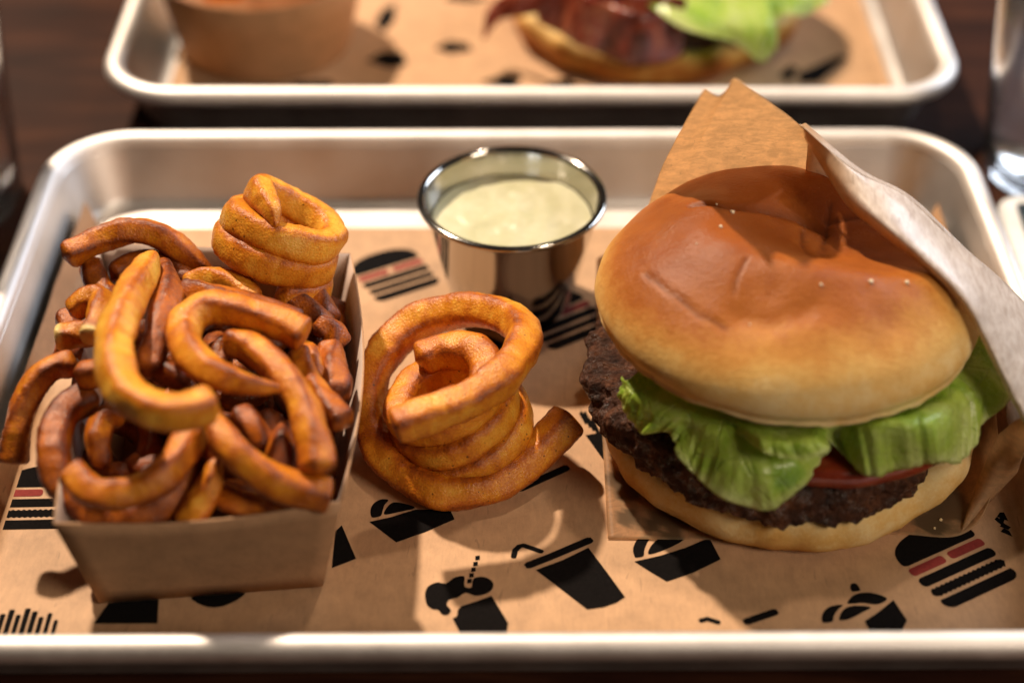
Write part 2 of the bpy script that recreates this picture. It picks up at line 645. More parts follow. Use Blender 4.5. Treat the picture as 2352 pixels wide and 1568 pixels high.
def burger_icon_local():
    P = []
    dome = [(0.55, 7.0), (9.45, 7.0), (9.85, 7.15)]
    for i in range(23):
        a = pi * i / 22
        dome.append((5 + 5.0 * cos(a) * (abs(cos(a)) ** -0.12 if 0 < abs(cos(a)) > 0.01 else 1), 7.5 + 3.2 * sin(a) ** 0.85 if 0 < i < 22 else 7.5))
    dome.append((0.15, 7.15))
    P.append((dome, 0))
    P.append((rbox(0.05, 4.62, 5.45, 6.6, 0.4), 1))
    P.append((rbox(5.28, 9.95, 5.45, 6.6, 0.4), 1))
    P.append((rbox(0.0, 10.0, 3.65, 5.0, 0.55), 0))
    zz = [(9.95, 2.6), (9.75, 3.0)]
    n = 30
    for i in range(n): zz.append((9.5 - 9.0 * i / (n - 1), 3.1 + (0.14 if i % 2 else -0.04)))
    zz += [(0.2, 2.9), (0.05, 2.5), (0.3, 2.1)]
    for i in range(n): zz.append((0.5 + 9.0 * i / (n - 1), 2.02 - (0.14 if i % 2 else -0.04)))
    P.append((zz, 0))
    bot = [(9.75, 1.5), (0.25, 1.5)] + [(1.25 - 1.15 * cos(a), 1.1 - 1.1 * sin(a)) for a in [pi / 2 * k / 6 for k in range(7)]] + \
          [(8.75 + 1.15 * sin(a), 1.1 - 1.1 * cos(a)) for a in [pi / 2 * k / 6 for k in range(7)]]
    P.append((bot, 0))
    return P


def fries_icon_local():
    P = []
    for i, (h, w) in enumerate(((3.0, .5), (4.6, .6), (5.6, .62), (4.4, .55), (5.9, .62), (5.2, .6), (3.9, .55), (4.8, .5), (3.2, .45))):
        x = 0.9 + i * 1.02
        P.append((rbox(x - w * .62, x + w * .62, 3.3 if i % 2 else 3.0, 3.4 + h * 0.75, 0.28), 0))
    P.append(([(0.3, 2.7), (1.7, 0.0), (8.3, 0.0), (9.7, 2.7), (7.5, 2.25), (5, 2.1), (2.5, 2.25)], 0))
    return P


def place(local, px0, px1, w=10.0):
    """put an icon whose base line runs from px0 to px1 on the paper"""
    z = FLOOR + 0.06
    a, b = at(*px0, z), at(*px1, z)
    ex = (b - a) / w
    ey = Vector((-ex.y, ex.x, 0))
    return [([((a + ex * x + ey * y).x, (a + ex * x + ey * y).y) for x, y in pts], mi) for pts, mi in local]


def pxp(pts, mi=0):
    return ([(at(u, v, FLOOR + 0.06).x, at(u, v, FLOOR + 0.06).y) for u, v in pts], mi)


def stroke(pts, w, mi=0):
    """a band of width w (cm) with round-ish ends along pixel points"""
    P = [at(u, v, FLOOR + 0.06) for u, v in pts]
    L, R = [], []
    for i, p in enumerate(P):
        d = (P[min(i + 1, len(P) - 1)] - P[max(i - 1, 0)]).normalized()
        nrm = Vector((-d.y, d.x, 0)) * (w / 2)
        if i == 0: L.append(p - d * w * 0.35 + nrm * 0.6); R.append(p - d * w * 0.35 - nrm * 0.6)
        L.append(p + nrm); R.append(p - nrm)
        if i == len(P) - 1: L.append(p + d * w * 0.35 + nrm * 0.6); R.append(p + d * w * 0.35 - nrm * 0.6)
    return ([(q.x, q.y) for q in L + R[::-1]], mi)


BI = burger_icon_local()
icon('burger_print', place(BI, (2178, 1401), (2347, 1322)), LIN)
icon('burger_print', place(BI, (866, 696), (1016, 648)), LIN)
icon('burger_print', place(BI, (1266, 808), (1414, 749)), LIN)
icon('burger_print', place(BI, (-18, 1216), (186, 1212)), LIN)


def sm(pts, n=5):
    """round the outline of a printed shape"""
    P = [Vector((a, b, 0)) for a, b in pts]
    m = len(P)
    out = []
    for i in range(m):
        q = [P[(i + k) % m] for k in (-1, 0, 1, 2)]
        for k in range(n):
            t = k / n
            v = 0.5 * (2 * q[1] + (q[2] - q[0]) * t + (2 * q[0] - 5 * q[1] + 4 * q[2] - q[3]) * t * t + (3 * q[1] - q[0] - 3 * q[2] + q[3]) * t ** 3)
            out.append((v.x, v.y))
    return out


def za(pts, x0, y0, sc):
    return [((x0 + x / sc) / 1.7415, (y0 + y / sc) / 1.7415) for x, y in pts]


def z6(pts): return za(pts, 1400, 1900, 0.8724)
def z3(pts): return za(pts, 1350, 1100, 1.4257)
def z7(pts): return za(pts, 3200, 1800, 2.24)


icon('milkshake_print', [pxp(sm(z6([(262, 415), (272, 388), (303, 373), (335, 376), (365, 356), (398, 352), (399, 378), (404, 390), (424, 390), (432, 360), (466, 354), (496, 369), (499, 392), (478, 412),
     (438, 420), (404, 410), (376, 426), (346, 434), (338, 452), (352, 470), (342, 486), (322, 486), (308, 470), (288, 467), (268, 450)]))),
     pxp(z6([(358, 500), (374, 490), (376, 470), (388, 456), (440, 440), (494, 420), (552, 515), (545, 560), (400, 580)]))] +
     [pxp(z6([(x - 8, y - 7), (x + 8, y - 9), (x + 8, y + 6), (x - 8, y + 8)])) for x, y in ((445, 288), (438, 309), (431, 329), (424, 349), (417, 369))], LIN)
icon('drink_print', [stroke(z6([(571, 284), (576, 262), (590, 248), (604, 244), (640, 256), (668, 266)]), 0.17), stroke(z6([(622, 314), (700, 284), (836, 226)]), 0.26),
     pxp(z6([(648, 330), (740, 296), (832, 252), (900, 342), (960, 424), (930, 444), (885, 460), (828, 468), (740, 400)]))], LIN)
icon('basket_print', [pxp(z3([(182, 1404), (300, 1378), (440, 1335), (640, 1330), (668, 1390), (500, 1462), (335, 1521), (260, 1464)])), pxp(sm(z3([(196, 1378), (188, 1340), (206, 1300), (250, 1276), (290, 1280), (266, 1312), (252, 1362), (235, 1375)]))),
     pxp(sm(z3([(268, 1362), (282, 1322), (322, 1293), (400, 1305), (440, 1326), (350, 1348)])))], LIN)
icon('basket_print', [pxp(z6([(992, 300), (1080, 280), (1170, 252), (1254, 217), (1294, 292), (1200, 338), (1105, 370), (1045, 334)])), pxp(sm(z6([(994, 284), (988, 255), (1002, 225), (1030, 210), (1062, 210), (1042, 226), (1028, 256), (1024, 280), (1008, 285)]))),
     pxp(sm(z6([(1042, 274), (1052, 244), (1085, 217), (1130, 210), (1168, 219), (1140, 240), (1090, 262)])))], LIN)
icon('basket_print', [pxp(sm(z7([(195, 1500), (215, 1440), (265, 1400), (330, 1382), (385, 1384), (345, 1420), (305, 1480), (290, 1530), (210, 1540)]))), pxp(sm(z7([(355, 1490), (385, 1430), (450, 1395), (560, 1390), (635, 1408), (560, 1450), (440, 1510), (360, 1520)]))),
     pxp(sm(z7([(425, 1366), (470, 1305), (550, 1275), (660, 1278), (780, 1325), (700, 1378), (560, 1366), (470, 1372)]))), pxp(sm(z7([(465, 1260), (452, 1215), (470, 1192), (510, 1198), (540, 1250), (510, 1262)]))),
     pxp(z7([(580, 1530), (700, 1450), (838, 1340), (960, 1520), (900, 1640), (640, 1640)]))], LIN)
icon('drink_print', [stroke([(1610, 1424), (1625, 1420), (1650, 1428)], 0.17), stroke([(1715, 1426), (1780, 1404)], 0.25)], LIN)
icon('drink_print', [stroke([(1195, 1122), (1300, 1075)], 0.28)], LIN)
icon('fries_print', place(fries_icon_local(), (-55, 1500), (125, 1500)), LIN)
icon('basket_print', [pxp([(215, 1432), (250, 1385), (365, 1372), (362, 1432)])], LIN)
icon('fries_print', [pxp([(2294, 1196), (2300, 1180), (2310, 1184), (2305, 1200)]), pxp([(2290, 1186), (2296, 1176), (2306, 1176), (2316, 1196)]), pxp([(2284, 1192), (2290, 1186), (2312, 1206), (2300, 1205)]),
     pxp([(2296, 1208), (2304, 1200), (2322, 1210), (2316, 1216)]), pxp([(2298, 1220), (2306, 1212), (2318, 1218), (2326, 1232)])], LIN)
icon('fries_print', [pxp([(1330 + 9 * k, 950 + 8 * k - (k % 2) * 8), (1336 + 9 * k, 944 + 8 * k - (k % 2) * 8), (1352 + 9 * k, 972 + 8 * k), (1344 + 9 * k, 975 + 8 * k)]) for k in range(4)] +
     [pxp([(1345, 1000), (1400, 990), (1460, 1040), (1390, 1062)])], LIN)
icon('drink_print', [pxp([(770, 1220), (785, 1205), (818, 1282), (762, 1304)])], LIN)
icon('basket_print', [pxp(sm([(440, 1372), (500, 1360), (562, 1358), (545, 1378), (505, 1394), (470, 1392)]))], LIN)
icon('drink_print', [pxp([(1080, 770), (1125, 772), (1190, 800), (1170, 830), (1110, 800)])], LIN)
icon('drink_print', [pxp([(72, 832), (92, 812), (120, 812), (112, 830), (84, 836)])], LIN)
for pts in ([(860, 55), (880, 20), (910, 10), (905, 50), (880, 75)], [(840, 140), (880, 118), (925, 120), (935, 150), (895, 158)], [(995, 112), (1030, 95), (1075, 100), (1085, 118), (1030, 124)],
            [(1100, 190), (1160, 172), (1200, 178), (1180, 205)], [(1830, 170), (1930, 128), (1945, 135), (1880, 190), (1840, 192)], [(1790, 172), (1815, 150), (1835, 158), (1810, 190)],
            [(1130, -5), (1040, -20), (1020, 0), (1080, 5)], [(670, 190), (760, 185), (770, 215), (690, 215)], [(1255, 190), (1310, 180), (1330, 215), (1260, 215)], [(400, 130), (415, 100), (430, 130), (420, 150)]):
    icon('food_print', [pxp(pts)], LIN2)


# ------------------------------------------------------------------ curly fries
def fry(label, pts, r=0.52, ends=('blunt', 'blunt'), tone=0.35, seed=0, axis=None, hw=(1.0, 1.0), group='curly fries heaped in the kraft box', pale=None, K=26, name='curly_fry', rough=1.0):
    rnd = random.Random(seed * 7 + 3)
    r *= 0.93 if group == 'curly fries lying on the paper' else 0.80
    P, L = resample([Vector(p) for p in pts], 0.06 if K > 12 else 0.11)
    N = len(P)
    off = Vector((seed * 3.7, seed * 1.3, seed * 2.1))
    vs, edge, pl, cav = [], [], [], []
    T0 = (P[1] - P[0]).normalized()
    up = Vector((0, 0, 1)) if axis is None else Vector(axis)
    nrm = up - T0 * up.dot(T0)
    if nrm.length < 0.1: nrm = Vector((1, 0, 0)) - T0 * T0.x
    nrm.normalize()
    tw = rnd.uniform(-0.5, 0.5)
    for i, p in enumerate(P):
        T = (P[min(i + 1, N - 1)] - P[max(i - 1, 0)]).normalized()
        if axis is not None:
            nrm = up - T * up.dot(T)
        else:
            nrm = nrm - T * nrm.dot(T)
        nrm.normalize()
        bn = T.cross(nrm)
        s = L * i / (N - 1)
        k = 1.0 + 0.10 * noise.noise(Vector((s * 0.7, seed * 5.1, 0)))
        for e, d in ((ends[0], s), (ends[1], L - s)):
            if e == 'blunt':
                if d < 0.26: k *= 0.42 + 0.58 * sqrt(max(0, 1 - (1 - d / 0.26) ** 2)) if d > 0.001 else 0.42
            elif e == 'cut':
                if d < 0.10: k *= 0.82 + 0.18 * sqrt(max(0, 1 - (1 - d / 0.10) ** 2))
            else:
                tl = min(0.45 * L, 2.6)
                if d < tl: k *= 0.24 + 0.76 * sin(pi / 2 * d / tl) ** 0.8
        a0 = tw + (0.35 * noise.noise(Vector((s * 0.35, 0, seed))) if axis is not None else 1.5 * s / max(L, 1))
        if axis is not None: a0 -= tw
        for j in range(K):
            a = 2 * pi * j / K
            ca, sa = cos(a), sin(a)
            e = 2 / 3.2
            x = math.copysign(abs(ca) ** e, ca) * hw[0]
            y = math.copysign(abs(sa) ** e, sa) * hw[1]
            x2, y2 = x * cos(a0) - y * sin(a0), x * sin(a0) + y * cos(a0)
            q = p + (nrm * x2 + bn * y2) * (r * k)
            dv = (q - p).normalized()
            f1, f2 = fbm(q * 3.0 + off, 4), noise.noise(q * 8.5 + off)
            nn = 0.085 * fbm(q * 0.8 + off, 2) + 0.030 * f1 * rough + 0.013 * f2
            q = q + dv * nn
            vs.append(q)
            cav.append(0.6 * f1 + 0.3 * f2)
            cor = (abs(sin(2 * a))) ** 2.2
            en = exp(-min(s, L - s) / 0.35)
            edge.append(0.62 * cor ** 1.3 + 0.25 * en + 0.20 * noise.noise(q * 1.4 + off))
            pv = 0.0
            if pale == 0: pv = sstep(0.28, 0.08, s)
            if pale == 1: pv = sstep(0.28, 0.08, L - s)
            pl.append(pv)
    fs = grid_faces(N, K, wrap_v=True)
    for base, i0, flip in ((P[0], 0, True), (P[-1], (N - 1) * K, False)):
        c = len(vs)
        ring = [Vector(v) for v in vs[i0:i0 + K]]
        cen = sum(ring, Vector()) / K
        T = ((P[1] - P[0]) if flip else (P[-2] - P[-1])).normalized()
        vs.append(cen - T * (0.18 if ends[0 if flip else 1] != 'cut' else 0.12) * r)
        edge.append(0.25); pl.append(pl[i0]); cav.append(0.0)
        if pale == (0 if flip else 1): edge[-1] = 0.0
        for j in range(K):
            a, b = i0 + j, i0 + (j + 1) % K
            fs.append((a, b, c) if not flip else (b, a, c))
    fs = [f[::-1] for f in fs]
    o = mesh(name, vs, fs, M_FRY, recalc=True, attrs={'edge': edge, 'tone': [tone] * len(vs), 'pale': pl, 'bump': cav})
    return tag(o, label, 'curly fry', group)


def pz(*a):
    return [at(u, v, z) for u, v, z in a]


def coil(c, axis, r0, r1, turns, pitch, a0=0.0, n=20, wob=0.05, seed=0, ell=1.0):
    ax = Vector(axis).normalized()
    e1 = (Vector((1, 0, 0)) - ax * ax.x).normalized()
    e2 = ax.cross(e1)
    out = []
    m = int(turns * n)
    for i in range(m + 1):
        t = i / n
        a = a0 + 2 * pi * t
        r = r0 + (r1 - r0) * i / m + wob * noise.noise(Vector((t * 2, seed, 0)))
        out.append(Vector(c) + e1 * (r * cos(a) * ell) + e2 * (r * sin(a)) + ax * (pitch * t))
    return out


# --- fries in the box, from the photograph's near edge to the far one
fry('large pale curved fry with a pointed upper end lying on top of the heap', pz((352, 585, 6.6), (322, 640, 6.9), (285, 715, 7.1), (262, 800, 7.2), (272, 875, 7.2), (320, 930, 7.2), (400, 948, 7.2), (495, 925, 7.1)), 0.60, ('taper', 'blunt'), 0.02, 1)
fry('brown broad fry lying beside the large pale curved fry', pz((372, 600, 5.9), (385, 680, 6.2), (362, 770, 6.2), (340, 860, 5.8)), 0.52, ('taper', 'blunt'), 0.62, 2)
fry('arched fry with a crusty dark left tip at the back left of the box', pz((148, 590, 5.6), (185, 570, 5.7), (235, 548, 5.8), (300, 532, 5.9), (370, 545, 5.7), (430, 582, 5.3), (500, 640, 4.7)), 0.50, ('blunt', 'taper'), 0.40, 3)
fry('short upright fry below the crusty tip of the arched fry', pz((205, 600, 5.0), (222, 645, 4.8), (262, 700, 4.5)), 0.46, ('blunt', 'blunt'), 0.55, 4)
fry('dark ringed fry seen under the arched fry', pz((258, 640, 4.7), (300, 612, 4.8), (360, 600, 4.9), (410, 618, 4.8), (440, 660, 4.6)), 0.48, ('blunt', 'blunt'), 0.62, 5)
fry('broken fry with pale insides showing at the left of the heap', pz((165, 722, 5.6), (195, 692, 5.9), (232, 688, 6.0), (226, 730, 6.0), (205, 775, 6.0)), 0.44, ('blunt', 'cut'), 0.30, 6, pale=1)
fry('stubby cut fry with a pale end at the left edge of the box', pz((225, 765, 5.3), (185, 768, 5.4), (128, 775, 5.4)), 0.46, ('blunt', 'cut'), 0.22, 7, pale=1)
fry('curved fry hanging out over the left wall of the box', pz((175, 835, 5.0), (115, 848, 5.0), (68, 905, 4.6), (40, 980, 4.0), (30, 1062, 3.2)), 0.46, ('blunt', 'cut'), 0.50, 8)
fry('stubby brown fry with rounded left end below the broken fry', pz((178, 868, 5.3), (225, 852, 5.5), (300, 850, 5.4)), 0.47, ('blunt', 'blunt'), 0.52, 9)
fry('thick hooked fry with a blunt right end at the middle of the heap', pz((700, 770, 6.2), (640, 742, 6.4), (560, 716, 6.6), (480, 708, 6.6), (428, 740, 6.6), (430, 800, 6.7), (480, 850, 6.8), (560, 880, 6.7), (640, 892, 6.4)), 0.54, ('cut', 'taper'), 0.26, 10)
fry('long fry slanting down to the right front corner of the box', pz((488, 930, 6.1), (505, 990, 5.8), (555, 1055, 5.4), (630, 1103, 5.0), (700, 1128, 4.7), (757, 1138, 4.5)), 0.56, ('taper', 'cut'), 0.34, 11)
fry('long crusty fry curving down the right side of the heap', pz((525, 782, 6.0), (590, 805, 6.1), (650, 862, 6.1), (695, 930, 5.9), (722, 1010, 5.6), (730, 1085, 5.2)), 0.50, ('blunt', 'blunt'), 0.30, 12)
fry('rough fry pointing down past the right wall of the box', pz((684, 810, 5.3), (712, 875, 5.3), (748, 925, 5.2), (792, 968, 5.1)), 0.42, ('blunt', 'cut'), 0.45, 13)
fry('fat orange stub standing against the right wall of the box', pz((758, 795, 4.9), (762, 850, 4.9), (776, 915, 4.7)), 0.50, ('blunt', 'blunt'), 0.58, 14)
fry('big brown ring fry with a bright blunt end at the front left corner', pz((215, 905, 4.7), (150, 945, 4.7), (122, 1030, 4.5), (145, 1115, 4.0), (210, 1170, 3.7), (300, 1186, 3.65), (392, 1140, 3.9), (442, 1060, 4.3), (450, 975, 4.7)), 0.56, ('blunt', 'blunt'), 0.68, 15)
fry('golden end of the ring curl resting inside the front left ring', pz((165, 1085, 5.0), (215, 1128, 4.9), (300, 1130, 4.9), (382, 1085, 5.1), (436, 1005, 5.2), (440, 940, 5.0)), 0.52, ('cut', 'blunt'), 0.36, 16)
fry('small bent fry inside the front left ring', pz((285, 950, 4.5), (240, 962, 4.5), (224, 1010, 4.3), (235, 1075, 3.7)), 0.40, ('blunt', 'blunt'), 0.42, 17)
fry('dark straight fry inside the front left ring beside the bent one', pz((335, 960, 4.1), (345, 1020, 3.7), (330, 1090, 3.1)), 0.40, ('blunt', 'blunt'), 0.75, 18)
fry('narrow wedge fry with a pointed top at the front edge', pz((500, 1055, 5.0), (480, 1110, 4.5), (452, 1165, 3.9), (428, 1212, 3.4)), 0.50, ('taper', 'blunt'), 0.16, 19)
fry('short rounded stub lying along the front edge of the box', pz((500, 1138, 3.85), (560, 1155, 3.85), (620, 1168, 3.85), (668, 1176, 3.85)), 0.46, ('blunt', 'blunt'), 0.45, 20)
fry('dark fry below the slanting long fry at the front', pz((485, 1125, 3.7), (560, 1135, 3.8), (640, 1160, 3.6)), 0.44, ('blunt', 'blunt'), 0.70, 21)
fry('reddish brown fry standing between the two long right fries', pz((655, 970, 5.0), (648, 1030, 4.9), (640, 1090, 4.7)), 0.48, ('taper', 'blunt'), 0.72, 22)
fry('small brown end poking out under the hooked fry', pz((545, 945, 5.2), (585, 985, 5.1), (612, 1030, 4.8)), 0.40, ('blunt', 'blunt'), 0.66, 23)
fry('knobbly brown nub between the pale and hooked fries', pz((355, 850, 5.6), (400, 862, 5.7), (430, 880, 5.6)), 0.44, ('blunt', 'blunt'), 0.78, 24)
fry('thin dark arched fry behind the hooked fry', pz((415, 675, 5.9), (480, 680, 6.1), (560, 700, 6.1), (640, 722, 5.9), (690, 745, 5.6)), 0.44, ('blunt', 'blunt'), 0.66, 25)
fry('yellow fry lying directly under the tall coil', pz((425, 660, 5.3), (480, 642, 5.5), (540, 655, 5.5), (590, 700, 5.3)), 0.48, ('blunt', 'blunt'), 0.10, 26)
fry('dark fry under the tall coil at the back right of the box', pz((660, 690, 5.0), (710, 715, 4.9), (752, 758, 4.6)), 0.46, ('blunt', 'blunt'), 0.78, 27)
fry('curved brown fry under the hooked fry on the right', pz((600, 830, 5.0), (560, 800, 5.1), (520, 800, 5.0), (500, 850, 4.8)), 0.44, ('blunt', 'blunt'), 0.75, 28)
fry('grainy upright fry left of the orange stub', pz((700, 790, 5.0), (712, 830, 5.1), (735, 880, 4.9)), 0.42, ('taper', 'blunt'), 0.35, 29)
rnd = random.Random(11)
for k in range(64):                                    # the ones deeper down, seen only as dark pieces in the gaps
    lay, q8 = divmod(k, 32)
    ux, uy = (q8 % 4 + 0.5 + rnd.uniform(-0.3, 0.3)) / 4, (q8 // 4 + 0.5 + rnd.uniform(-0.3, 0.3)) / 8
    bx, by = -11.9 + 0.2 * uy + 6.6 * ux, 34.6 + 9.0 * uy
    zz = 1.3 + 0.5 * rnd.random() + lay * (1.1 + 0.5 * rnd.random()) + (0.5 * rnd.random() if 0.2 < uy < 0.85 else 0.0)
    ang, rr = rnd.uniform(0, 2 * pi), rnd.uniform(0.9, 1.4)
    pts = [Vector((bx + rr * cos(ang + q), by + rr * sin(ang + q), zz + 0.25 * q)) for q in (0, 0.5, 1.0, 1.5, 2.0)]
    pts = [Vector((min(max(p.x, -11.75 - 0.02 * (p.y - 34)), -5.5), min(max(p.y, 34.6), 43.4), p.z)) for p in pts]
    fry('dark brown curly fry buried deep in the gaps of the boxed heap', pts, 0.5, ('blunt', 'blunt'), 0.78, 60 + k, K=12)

fry('short brown fry wedged in the back right corner below the tall coil', pz((690, 660, 4.8), (728, 690, 4.7), (755, 745, 4.5)), 0.5, ('blunt', 'blunt'), 0.7, 50)
fry('curved orange fry leaning on the right wall behind the orange stub', pz((722, 745, 5.0), (760, 758, 4.8), (778, 800, 4.4)), 0.46, ('blunt', 'blunt'), 0.6, 51)
fry('brown fry bridging the gap between the nub and the slanting long fry', pz((430, 985, 5.0), (470, 1010, 4.9), (520, 1070, 4.6)), 0.46, ('blunt', 'blunt'), 0.7, 52)
fry('reddish fry lying low along the left wall beside the broken fry', pz((150, 720, 4.6), (165, 770, 4.5), (150, 830, 4.4)), 0.46, ('blunt', 'blunt'), 0.62, 53)
# the tall coil standing on top of the heap
axT = Vector((0.40, 0.30, 0.86)).normalized()
cT = at(612, 628, 5.0)
body = coil(cT, axT, 1.60, 1.36, 2.62, 0.80, a0=-1.2, seed=3)
tip = at(632, 505, 7.5)
top = body[-1]
tallc = body + [top.lerp(tip, 0.35) + Vector((-0.12, 0.0, 0.28)), top.lerp(tip, 0.75) + Vector((0, -0.1, 0.2)), tip + Vector((0, -0.1, -0.15))]
fry('tall golden coiled fry standing on top of the heap behind', tallc, 0.63, ('blunt', 'taper'), 0.04, 40, axis=axT, hw=(1.0, 0.84))

# --- the coil on the paper beside the box
LC = 'curly fries lying on the paper'
fry('large open spiral fry lying on the paper between box and burger', pz((905, 980, 4.1), (985, 950, 4.3), (1085, 912, 4.5), (1170, 850, 4.65), (1205, 775, 4.5), (1165, 728, 4.2), (1060, 712, 3.8), (955, 742, 3.3), (880, 815, 2.7),
    (847, 905, 2.0), (858, 1000, 1.4), (915, 1078, 1.02), (1015, 1128, 0.95), (1130, 1115, 1.0), (1225, 1050, 1.3), (1308, 958, 2.0)), 0.56, ('cut', 'cut'), 0.20, 41, group=LC)
cB = at(1082, 1015, 1.0)
tB = at(1012, 872, 3.5)
fry('tight golden coil nested inside the large spiral fry', coil(cB, tB - cB, 1.72, 1.42, 3.15, (tB - cB).length / 3.15, a0=1.2, seed=8), 0.55, ('blunt', 'blunt'), 0.18, 42, axis=tB - cB, hw=(0.95, 1.0), group=LC)


# ------------------------------------------------------------------ the kraft fries box
def panel(name, a, b, c, d, parent, nu=14, nv=6, sag=0.0, bulge=0.0):
    """a, b lower edge; d, c upper edge (left to right)"""
    a, b, c, d = map(Vector, (a, b, c, d))
    nn = (b - a).cross(d - a).normalized()
    vs = []
    for i in range(nu + 1):
        u = i / nu
        for j in range(nv + 1):
            v = j / nv
            p = a.lerp(b, u).lerp(d.lerp(c, u), v)
            k = sin(pi * u)
            vs.append(p + Vector((0, 0, -sag * k * v)) + nn * bulge * k * v)
    o = mesh(name, vs, grid_faces(nu + 1, nv + 1), [M_BOX, M_BOXIN], parent, attrs={'grease': [0.0] * len(vs)}, thick=0.055, offset=0.0)
    md = o.modifiers[0]
    md.material_offset = 1
    md.material_offset_rim = 0
    return o


zb, zt = FLOOR + 0.14, 4.5
BB = [Vector(q) for q in ((-11.45, 33.75, zb), (-5.33, 34.39, zb), (-6.2, 43.9, zb), (-12.2, 43.9, zb))]
BT = [Vector(q) for q in ((-11.86, 32.70, zt), (-4.50, 33.53, zt), (-5.05, 44.8, zt), (-13.1, 45.4, zt))]
bx = empty('fries_box', (-8.7, 39, FLOOR), 'open kraft paper box of curly fries standing on the left of the front tray', 'fries box')
panel('front_panel', BB[0], BB[1], BT[1], BT[0], bx, sag=0.22, bulge=0.10)
panel('side_panel', BB[1], BB[2], BT[2], BT[1], bx, bulge=0.50)
panel('back_panel', BB[2], BB[3], BT[3], BT[2], bx)
panel('side_panel', BB[3], BB[0], BT[0], BT[3], bx, bulge=0.1)
vs = [p + Vector((0, 0, 0.03)) for p in BB]
mesh('base_panel', vs, [(0, 1, 2, 3)], M_BOX, bx, smooth=False, attrs={'grease': [0.0] * 4}, thick=0.05)

# ------------------------------------------------------------------ sauce cup
CU = (0.0, 48.0, FLOOR + 0.07)
prof = [(0.0, 0.02), (1.85, 0.02), (1.98, 0.10), (2.06, 0.3), (2.5, 2.2), (2.86, 3.92), (2.92, 4.02)]
rim = [(2.92, 4.02), (3.00, 4.00), (3.10, 4.05), (3.13, 4.13), (3.08, 4.20), (2.98, 4.22), (2.88, 4.18), (2.84, 4.08)]
inner = [(2.84, 4.08), (2.80, 3.9), (2.44, 2.2), (2.0, 0.35), (1.9, 0.16), (0.0, 0.10)]
cup = empty('sauce_cup', CU, 'round stainless steel cup of pale sauce behind the coiled fry', 'sauce cup')
vs, fs = lathe(prof + inner[0:0], CU, 96)
mesh('cup_wall', *lathe(prof, CU, 96), M_STEEL, cup)
mesh('rim', *lathe(rim, CU, 96), M_STEEL, cup)
mesh('inner_wall', *lathe(inner, CU, 96), M_STEEL, cup)
vs, N = [], 72
RS, ZS = 2.64, 3.25
rings = 26
for i in range(N):
    a = 2 * pi * i / N
    for k in range(rings + 1):
        r = RS * k / rings
        x, y = CU[0] + r * cos(a), CU[1] + r * sin(a)
        z = CU[2] + ZS + 0.10 * fbm(Vector((x * 0.8, y * 0.8, 2)), 3) + 0.03 * fbm(Vector((x * 2.0, y * 2.0, 5)), 2) * (1 - (k / rings) ** 4) + 0.06 * (k / rings) ** 8
        vs.append((x, y, z))
o = mesh('sauce', vs, grid_faces(N, rings + 1, wrap_u=True), M_SAUCE, base=(CU[0], CU[1], CU[2] + 2.9))
tag(o, 'thick pale yellow green sauce filling the steel cup', 'sauce')

# ------------------------------------------------------------------ the burger
BC = Vector((7.95, 40.6, 0))
bur = empty('burger', (BC.x, BC.y, FLOOR + 0.1), 'cheeseburger with glossy dented bun and lettuce in the front tray, tucked into brown paper', 'burger', 'burgers on the trays')


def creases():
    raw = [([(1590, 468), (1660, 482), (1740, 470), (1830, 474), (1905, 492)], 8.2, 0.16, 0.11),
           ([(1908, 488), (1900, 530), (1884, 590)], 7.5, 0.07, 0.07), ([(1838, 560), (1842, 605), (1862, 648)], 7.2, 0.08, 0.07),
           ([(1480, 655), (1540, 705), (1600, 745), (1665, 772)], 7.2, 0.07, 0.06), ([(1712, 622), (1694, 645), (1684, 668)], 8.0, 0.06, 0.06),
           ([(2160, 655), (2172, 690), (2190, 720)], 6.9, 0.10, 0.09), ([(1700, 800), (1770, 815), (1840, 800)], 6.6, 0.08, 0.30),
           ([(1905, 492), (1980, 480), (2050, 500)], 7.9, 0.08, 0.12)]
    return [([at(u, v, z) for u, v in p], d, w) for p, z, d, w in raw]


CRE = creases()


def seg_dist(p, a, b):
    ab = b - a
    t = max(0, min(1, (p - a).dot(ab) / ab.length_squared))
    return (p - a - ab * t).length


